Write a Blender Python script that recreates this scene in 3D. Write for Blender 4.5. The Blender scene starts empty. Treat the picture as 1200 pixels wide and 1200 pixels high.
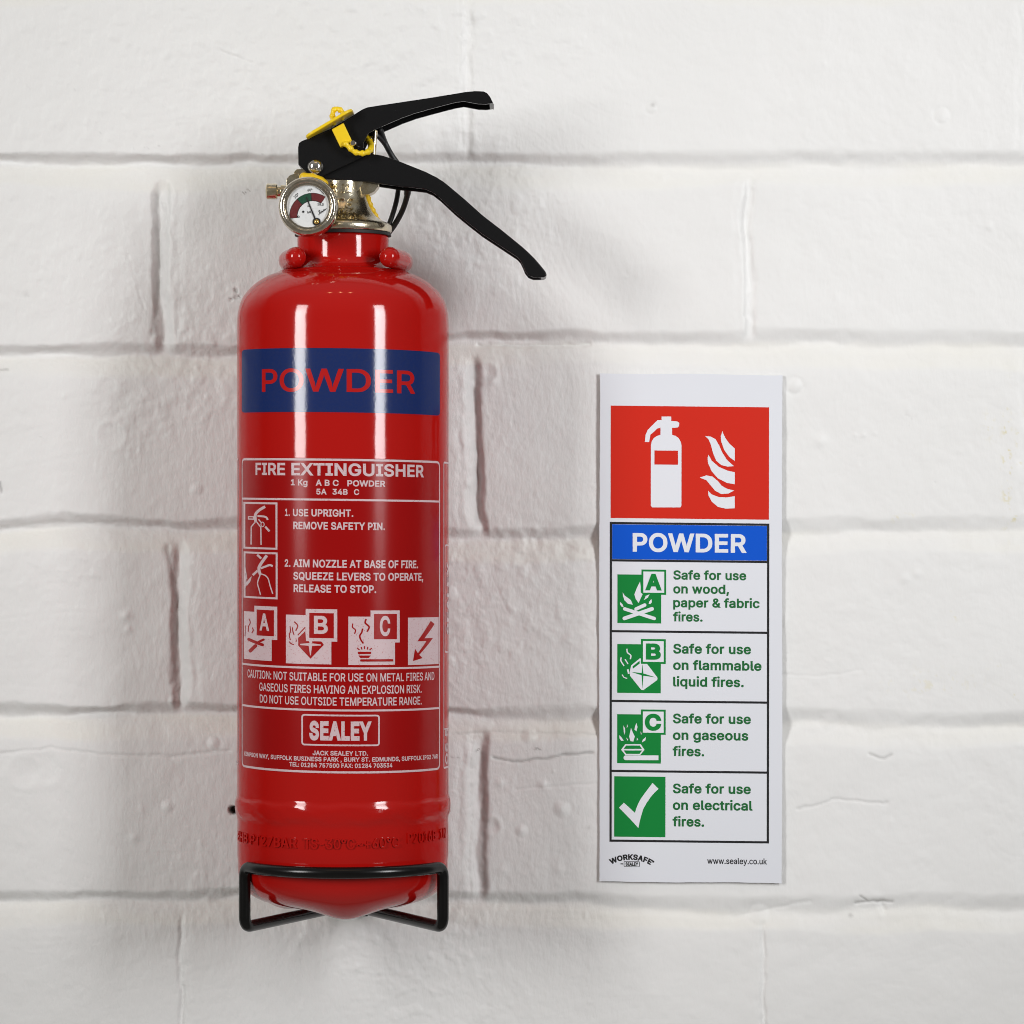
import bpy, bmesh, math, random
import numpy as np
from mathutils import Vector, Matrix

random.seed(4)
scene = bpy.context.scene
COL = scene.collection

# ------------------------------------------------------------------ camera
D = 1.30                      # camera to wall, metres
PPM = 2880.0                  # photo pixels per metre on the wall
F = PPM * D                   # focal length in photo pixels
cd = bpy.data.cameras.new('camera')
cd.sensor_width = 36.0
cd.lens = F / 1200.0 * 36.0
cd.clip_start = 0.05
cd.clip_end = 50
cam = bpy.data.objects.new('camera', cd)
cam.location = (0, -D, 0)
cam.rotation_euler = (math.pi / 2, 0, 0)
COL.objects.link(cam)
scene.camera = cam

# ------------------------------------------------------------------ world: dim room light
w = bpy.data.worlds.new('World')
scene.world = w
w.use_nodes = True
nt = w.node_tree
nt.nodes.clear()
wo = nt.nodes.new('ShaderNodeOutputWorld')
bg = nt.nodes.new('ShaderNodeBackground')
tc = nt.nodes.new('ShaderNodeTexCoord')
sp = nt.nodes.new('ShaderNodeSeparateXYZ')
rp = nt.nodes.new('ShaderNodeValToRGB')
mr = nt.nodes.new('ShaderNodeMapRange')
mr.inputs['From Min'].default_value = -1
mr.inputs['From Max'].default_value = 1
nt.links.new(tc.outputs['Generated'], sp.inputs[0])
nt.links.new(sp.outputs['Z'], mr.inputs['Value'])
nt.links.new(mr.outputs[0], rp.inputs['Fac'])
el = rp.color_ramp.elements
el[0].position = 0.0; el[0].color = (0.86, 0.81, 0.74, 1)
el[1].position = 1.0; el[1].color = (0.95, 0.94, 0.93, 1)
e = el.new(0.5); e.color = (0.43, 0.408, 0.375, 1)
e = el.new(0.66); e.color = (0.62, 0.595, 0.55, 1)
nt.links.new(rp.outputs['Color'], bg.inputs['Color'])
bg.inputs['Strength'].default_value = 0.28
nt.links.new(bg.outputs[0], wo.inputs['Surface'])

# ------------------------------------------------------------------ lamps: two upright strip softboxes, a few warm ceiling spots
AX, AD = -0.066, 0.052        # extinguisher axis: x and distance in front of the y = 0 plane
W0 = 0.0072                   # the painted face of the wall stands this far in front of that plane


def strip(name, az, dist, zc, sx, sy, power, col):
    ld = bpy.data.lights.new(name, 'AREA')
    ld.shape = 'RECTANGLE'
    ld.size, ld.size_y = sx, sy
    ld.energy = power
    ld.color = col
    ld.spread = math.radians(64)
    o = bpy.data.objects.new(name, ld)
    a = math.radians(az)
    o.location = (AX + dist * math.sin(a), -AD - dist * math.cos(a), zc)
    aim = Vector((0.055, -0.03, 0.085)) - o.location
    o.rotation_euler = aim.to_track_quat('-Z', 'Y').to_euler()
    COL.objects.link(o)
    return o


strip('strip_softbox_lamp', -43.0, 1.25, 0.31, 0.27, 0.62, 1.38, (1.0, 0.995, 0.985))
strip('strip_softbox_lamp', 43.0, 1.25, 0.31, 0.25, 0.62, 1.46, (0.98, 0.985, 1.0))
for sxp in (-0.35, -0.02, 0.28):
    ld = bpy.data.lights.new('ceiling_spot_lamp', 'AREA')
    ld.shape = 'DISK'
    ld.size = 0.055
    ld.energy = 0.32
    ld.color = (1.0, 0.62, 0.28)
    o = bpy.data.objects.new('ceiling_spot_lamp', ld)
    o.location = (AX + sxp, -1.15, 1.75)
    o.rotation_euler = (Vector((AX, 0, 0)) - o.location).to_track_quat('-Z', 'Y').to_euler()
    COL.objects.link(o)

vs = scene.view_settings
vs.view_transform = 'Standard'
vs.look = 'None'
vs.exposure = 0.0
vs.gamma = 1.0
vs.use_curve_mapping = False
scene.cycles.use_denoising = True
scene.cycles.max_bounces = 8
scene.cycles.filter_width = 1.0


# ------------------------------------------------------------------ helpers
def WX(px, d): return (px - 600.0) * (D - d) / F
def WZ(py, d): return (600.0 - py) * (D - d) / F
def W(px, py, d): return Vector((WX(px, d), -d, WZ(py, d)))


def mat(name, color, rough=0.5, metal=0.0, spec=0.5, noise=None, bump=None, coat=0.0, coat_rough=0.03):
    """noise = (scale, amount, second colour); bump = (scale, distance)"""
    m = bpy.data.materials.new(name)
    m.use_nodes = True
    t = m.node_tree
    b = t.nodes['Principled BSDF']
    b.inputs['Base Color'].default_value = (*color, 1)
    b.inputs['Roughness'].default_value = rough
    b.inputs['Metallic'].default_value = metal
    b.inputs['Specular IOR Level'].default_value = spec
    b.inputs['Coat Weight'].default_value = coat
    b.inputs['Coat Roughness'].default_value = coat_rough
    geo = t.nodes.new('ShaderNodeNewGeometry')
    if noise:
        n = t.nodes.new('ShaderNodeTexNoise')
        n.inputs['Scale'].default_value = noise[0]
        n.inputs['Detail'].default_value = 4
        n.inputs['Roughness'].default_value = 0.6
        t.links.new(geo.outputs['Position'], n.inputs['Vector'])
        r = t.nodes.new('ShaderNodeMapRange')
        lo, hi = noise[3] if len(noise) > 3 else (0.4, 0.65)
        r.inputs['From Min'].default_value = lo
        r.inputs['From Max'].default_value = hi
        r.inputs['To Max'].default_value = noise[1]
        t.links.new(n.outputs['Fac'], r.inputs['Value'])
        mx = t.nodes.new('ShaderNodeMix')
        mx.data_type = 'RGBA'
        mx.inputs[6].default_value = (*color, 1)
        mx.inputs[7].default_value = (*noise[2], 1)
        t.links.new(r.outputs[0], mx.inputs[0])
        t.links.new(mx.outputs[2], b.inputs['Base Color'])
    if bump:
        n = t.nodes.new('ShaderNodeTexNoise')
        n.inputs['Scale'].default_value = bump[0]
        n.inputs['Detail'].default_value = 3
        t.links.new(geo.outputs['Position'], n.inputs['Vector'])
        bp = t.nodes.new('ShaderNodeBump')
        bp.inputs['Distance'].default_value = bump[1]
        bp.inputs['Strength'].default_value = 1.0
        t.links.new(n.outputs['Fac'], bp.inputs['Height'])
        t.links.new(bp.outputs[0], b.inputs['Normal'])
        if coat:
            t.links.new(bp.outputs[0], b.inputs['Coat Normal'])
    return m


def satin_angle(m, stops):
    """gloss that is full face-on and weaker towards the flanks, as lacquer looks under a studio polariser"""
    t = m.node_tree
    b = t.nodes['Principled BSDF']
    lw = t.nodes.new('ShaderNodeLayerWeight')
    lw.inputs['Blend'].default_value = 0.5
    r = t.nodes.new('ShaderNodeValToRGB')
    e_ = r.color_ramp.elements
    e_[0].position, e_[0].color = stops[0][0], (stops[0][1],) * 3 + (1,)
    e_[1].position, e_[1].color = stops[-1][0], (stops[-1][1],) * 3 + (1,)
    for p_, v_ in stops[1:-1]:
        q = e_.new(p_)
        q.color = (v_, v_, v_, 1)
    t.links.new(lw.outputs['Facing'], r.inputs['Fac'])
    # surfaces that tip up or down (shoulder, base) keep their full gloss
    geo = t.nodes.new('ShaderNodeNewGeometry')
    sx = t.nodes.new('ShaderNodeSeparateXYZ')
    ab = t.nodes.new('ShaderNodeMath'); ab.operation = 'ABSOLUTE'
    mr_ = t.nodes.new('ShaderNodeMapRange'); mr_.interpolation_type = 'SMOOTHSTEP'
    mr_.inputs['From Min'].default_value = 0.12
    mr_.inputs['From Max'].default_value = 0.55
    mx = t.nodes.new('ShaderNodeMix')
    mx.inputs[3].default_value = 0.55
    t.links.new(geo.outputs['True Normal'], sx.inputs[0])
    t.links.new(sx.outputs['Z'], ab.inputs[0])
    t.links.new(ab.outputs[0], mr_.inputs['Value'])
    t.links.new(mr_.outputs[0], mx.inputs[0])
    t.links.new(r.outputs['Color'], mx.inputs[2])
    t.links.new(mx.outputs[0], b.inputs['Specular IOR Level'])


RED = (0.40, 0.0058, 0.0040)
M = {}
M['red'] = mat('red_gloss_enamel', RED, 0.085, spec=0.33, noise=(30, 0.25, (0.38, 0.0056, 0.004)), bump=(120, 0.00005))
M['red_weld'] = mat('red_enamel_rough', RED, 0.16, bump=(700, 0.0003))
M['film'] = mat('red_printed_film', (0.29, 0.004, 0.004), 0.19, spec=0.17, noise=(40, 0.3, (0.28, 0.004, 0.004)))
M['ink_blue'] = mat('navy_ink', (0.010, 0.024, 0.110), 0.12, spec=0.33, noise=(900, 0.35, (0.02, 0.03, 0.09)), bump=(900, 0.00002))
M['ink_red'] = mat('red_ink', (0.42, 0.010, 0.010), 0.13, spec=0.33)
M['ink_white'] = mat('white_screen_ink', (0.58, 0.44, 0.46), 0.35, spec=0.3, noise=(1700, 0.75, (0.42, 0.10, 0.10), (0.60, 0.66)))
M['nickel'] = mat('cast_nickel', (0.72, 0.66, 0.52), 0.24, 1.0, noise=(260, 0.7, (0.58, 0.46, 0.25)), bump=(700, 0.00012))
M['chrome'] = mat('polished_chrome', (0.78, 0.75, 0.69), 0.10, 1.0)
M['bezel'] = mat('nickel_bezel', (0.70, 0.64, 0.54), 0.17, 1.0, noise=(500, 0.5, (0.45, 0.36, 0.22)), bump=(900, 0.00012))
M['brass'] = mat('brass', (0.66, 0.43, 0.12), 0.25, 1.0)
M['black'] = mat('black_powder_coat', (0.006, 0.006, 0.0065), 0.27, spec=0.30, noise=(1500, 0.8, (0.03, 0.03, 0.03), (0.70, 0.78)), bump=(2600, 0.00006))
M['wire'] = mat('black_plastic_dip', (0.003, 0.003, 0.003), 0.22, spec=0.35, noise=(400, 0.3, (0.007, 0.007, 0.007)))
M['cord'] = mat('black_rubber', (0.014, 0.014, 0.015), 0.45)
M['gasket'] = mat('gasket_rubber', (0.01, 0.01, 0.01), 0.6)
M['yellow'] = mat('yellow_plastic', (0.82, 0.58, 0.012), 0.33, noise=(220, 0.35, (0.80, 0.50, 0.01)))
M['yellow_dark'] = mat('yellow_nylon', (0.72, 0.46, 0.008), 0.4)
M['dial'] = mat('dial_white', (0.76, 0.77, 0.77), 0.35, noise=(700, 0.4, (0.55, 0.56, 0.57), (0.55, 0.75)))
M['dial_red'] = mat('dial_red', (0.13, 0.013, 0.015), 0.35, noise=(1500, 0.4, (0.18, 0.05, 0.05)))
M['dial_green'] = mat('dial_green', (0.008, 0.055, 0.028), 0.35, noise=(1500, 0.4, (0.02, 0.13, 0.07)))
M['dial_ink'] = mat('dial_ink', (0.015, 0.015, 0.015), 0.4)
M['sign'] = mat('sign_vinyl_white', (0.73, 0.75, 0.80), 0.33, noise=(35, 0.25, (0.70, 0.72, 0.77)))
M['sign_edge'] = mat('sign_cut_edge', (0.66, 0.66, 0.66), 0.8, noise=(1500, 0.5, (0.5, 0.49, 0.48)))
M['s_red'] = mat('sign_red', (0.60, 0.022, 0.010), 0.33, spec=0.3, noise=(60, 0.2, (0.56, 0.024, 0.012)))
M['s_blue'] = mat('sign_blue', (0.002, 0.088, 0.58), 0.33, spec=0.3)
M['s_green'] = mat('sign_green', (0.006, 0.215, 0.040), 0.33, spec=0.3)
M['s_gtext'] = mat('sign_green_lettering', (0.010, 0.130, 0.032), 0.33)
M['s_black'] = mat('sign_black', (0.012, 0.012, 0.014), 0.35)
M['s_white'] = mat('sign_print_white', (0.74, 0.76, 0.81), 0.33)


for q_ in ('red', 'ink_blue', 'ink_red'):
    satin_angle(M[q_], [(0.0, 0.46), (0.14, 0.44), (0.32, 0.08), (0.55, 0.04), (0.70, 0.10), (0.92, 0.40)])


def glass_mat():
    m = bpy.data.materials.new('gauge_lens')
    m.use_nodes = True
    t = m.node_tree
    t.nodes.clear()
    out = t.nodes.new('ShaderNodeOutputMaterial')
    g = t.nodes.new('ShaderNodeBsdfGlossy'); g.inputs['Roughness'].default_value = 0.06
    tr = t.nodes.new('ShaderNodeBsdfTransparent'); tr.inputs['Color'].default_value = (0.97, 0.97, 0.97, 1)
    mx = t.nodes.new('ShaderNodeMixShader')
    mx.inputs[0].default_value = 0.045
    t.links.new(tr.outputs[0], mx.inputs[1])
    t.links.new(g.outputs[0], mx.inputs[2])
    t.links.new(mx.outputs[0], out.inputs['Surface'])
    return m


M['lens'] = glass_mat()


def thing(name, label, cat, loc=(0, 0, 0), group=None):
    o = bpy.data.objects.new(name, None)
    o.empty_display_size = 0.02
    o.location = loc
    o['label'] = label
    o['category'] = cat
    if group:
        o['group'] = group
    COL.objects.link(o)
    return o


def origin_of(o):
    v = Vector((0, 0, 0))
    while o is not None:
        v = v + o.location
        o = o.parent
    return v


def link(name, me, m, parent=None, sharp=35, smooth=True, bevel=0.0, bseg=2, label=None):
    """meshes arrive in world coordinates; the child keeps an identity transform relative to its thing"""
    if m is not None:
        for mm in (m if isinstance(m, (list, tuple)) else [m]):
            me.materials.append(mm)
    o = bpy.data.objects.new(name, me)
    COL.objects.link(o)
    if parent is not None:
        o.parent = parent
        me.transform(Matrix.Translation(-origin_of(parent)))
    if smooth:
        me.polygons.foreach_set('use_smooth', [True] * len(me.polygons))
        if sharp:
            me.set_sharp_from_angle(angle=math.radians(sharp))
    if bevel:
        b = o.modifiers.new('bevel', 'BEVEL')
        b.width = bevel
        b.segments = bseg
        b.limit_method = 'ANGLE'
        b.angle_limit = math.radians(35)
        b.harden_normals = True
    if label:
        o['label'] = label
    return o


def from_bm(bm, recalc=True):
    if recalc:
        bmesh.ops.recalc_face_normals(bm, faces=bm.faces)
    me = bpy.data.meshes.new('mesh')
    bm.to_mesh(me)
    bm.free()
    return me


def add_lathe(bm, prof, cx, cd_, seg=192, cap_top=True, cap_bot=True):
    """prof: list of (radius m, z m) top to bottom, about a vertical axis"""
    rings = []
    for r, z in prof:
        if r < 1e-6:
            rings.append([bm.verts.new((cx, -cd_, z))])
        else:
            rings.append([bm.verts.new((cx + r * math.sin(2 * math.pi * k / seg), -cd_ - r * math.cos(2 * math.pi * k / seg), z)) for k in range(seg)])
    for a, b in zip(rings, rings[1:]):
        for k in range(seg):
            k2 = (k + 1) % seg
            q = []
            for v in (a[k % len(a)], a[k2 % len(a)], b[k2 % len(b)], b[k % len(b)]):
                if v not in q:
                    q.append(v)
            if len(q) >= 3:
                bm.faces.new(q)
    if cap_top and len(rings[0]) > 1:
        bm.faces.new(rings[0])
    if cap_bot and len(rings[-1]) > 1:
        bm.faces.new(rings[-1])
    return rings


def add_spin(bm, prof, c, axis, seg=64, caps=True):
    """prof: (radius, distance along axis) about any axis through c"""
    axis = Vector(axis).normalized()
    u = axis.orthogonal().normalized()
    v = axis.cross(u)
    rings = []
    for r, h in prof:
        if r < 1e-7:
            rings.append([bm.verts.new(c + axis * h)])
        else:
            rings.append([bm.verts.new(c + axis * h + (u * math.cos(2 * math.pi * k / seg) + v * math.sin(2 * math.pi * k / seg)) * r) for k in range(seg)])
    for a, b in zip(rings, rings[1:]):
        for k in range(seg):
            k2 = (k + 1) % seg
            q = []
            for vv in (a[k % len(a)], a[k2 % len(a)], b[k2 % len(b)], b[k % len(b)]):
                if vv not in q:
                    q.append(vv)
            if len(q) >= 3:
                bm.faces.new(q)
    if caps:
        for r in (rings[0], rings[-1]):
            if len(r) > 2:
                bm.faces.new(r)


def catmull(pts, n=8, closed=False):
    pts = [Vector(p) for p in pts]
    out = []
    N = len(pts)
    rng = range(N if closed else N - 1)
    for i in rng:
        p1, p2 = pts[i], pts[(i + 1) % N]
        p0 = pts[i - 1] if (closed or i > 0) else p1 * 2 - p2
        p3 = pts[(i + 2) % N] if (closed or i + 2 < N) else p2 * 2 - p1
        for k in range(n):
            t = k / n
            out.append(0.5 * ((2 * p1) + (p2 - p0) * t + (2 * p0 - 5 * p1 + 4 * p2 - p3) * t * t + (3 * p1 - p0 - 3 * p2 + p3) * t ** 3))
    if not closed:
        out.append(pts[-1])
    return out


def fillet(pts, r, n=6, closed=False):
    pts = [Vector(p) for p in pts]
    out = []
    N = len(pts)
    for i, p in enumerate(pts):
        if not closed and (i == 0 or i == N - 1):
            out.append(p)
            continue
        a = pts[i - 1] - p
        b = pts[(i + 1) % N] - p
        rr = min(r, a.length * 0.48, b.length * 0.48)
        p0 = p + a.normalized() * rr
        p2 = p + b.normalized() * rr
        for k in range(n + 1):
            t = k / n
            out.append(p0 * (1 - t) ** 2 + p * 2 * t * (1 - t) + p2 * t * t)
    return out


def add_tube(bm, pts, r, seg=16, closed=False, round_ends=True):
    """r: number or function of the fraction along the path"""
    rf = r if callable(r) else (lambda t: r)
    pts = [Vector(p) for p in pts]
    N = len(pts)
    tans = []
    for i in range(N):
        a = pts[i - 1] if (closed or i > 0) else pts[i]
        b = pts[(i + 1) % N] if (closed or i < N - 1) else pts[i]
        tans.append((b - a).normalized())
    nrm = tans[0].orthogonal().normalized()
    rings = []
    for i in range(N):
        t = tans[i]
        nrm = (nrm - t * nrm.dot(t))
        nrm.normalize()
        bn = t.cross(nrm)
        rad = rf(i / max(1, N - 1))
        rings.append([(pts[i], nrm.copy(), bn.copy(), rad, t.copy())])
    def ring(c, n, b, rad):
        return [bm.verts.new(c + (n * math.cos(2 * math.pi * k / seg) + b * math.sin(2 * math.pi * k / seg)) * rad) for k in range(seg)]
    seq = []
    if not closed and round_ends:
        c, n, b, rad, t = rings[0][0]
        for a in (80, 55, 28):
            seq.append(ring(c - t * rad * math.sin(math.radians(a)), n, b, rad * math.cos(math.radians(a))))
    for q in rings:
        c, n, b, rad, t = q[0]
        seq.append(ring(c, n, b, rad))
    if not closed and round_ends:
        c, n, b, rad, t = rings[-1][0]
        for a in (28, 55, 80):
            seq.append(ring(c + t * rad * math.sin(math.radians(a)), n, b, rad * math.cos(math.radians(a))))
    m = len(seq)
    for i in range(m if closed else m - 1):
        A, B = seq[i], seq[(i + 1) % m]
        for k in range(seg):
            k2 = (k + 1) % seg
            bm.faces.new((A[k], A[k2], B[k2], B[k]))
    if not closed:
        bm.faces.new(seq[0])
        bm.faces.new(list(reversed(seq[-1])))


def add_plate(bm, pts, d0, d1, dref=None):
    """outline in photo pixels read at depth dref, extruded from d0 to d1"""
    dref = d1 if dref is None else dref
    f = [bm.verts.new((WX(x, dref), -d1, WZ(y, dref))) for x, y in pts]
    b = [bm.verts.new((WX(x, dref), -d0, WZ(y, dref))) for x, y in pts]
    bm.faces.new(f)
    bm.faces.new(list(reversed(b)))
    side = []
    n = len(pts)
    for i in range(n):
        j = (i + 1) % n
        side.append(bm.faces.new((f[i], b[i], b[j], f[j])))
    return side


def round2(pts, r, n=4):
    return [(p.x, p.y) for p in fillet([(x, y, 0) for x, y in pts], r, n, True)]


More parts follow.
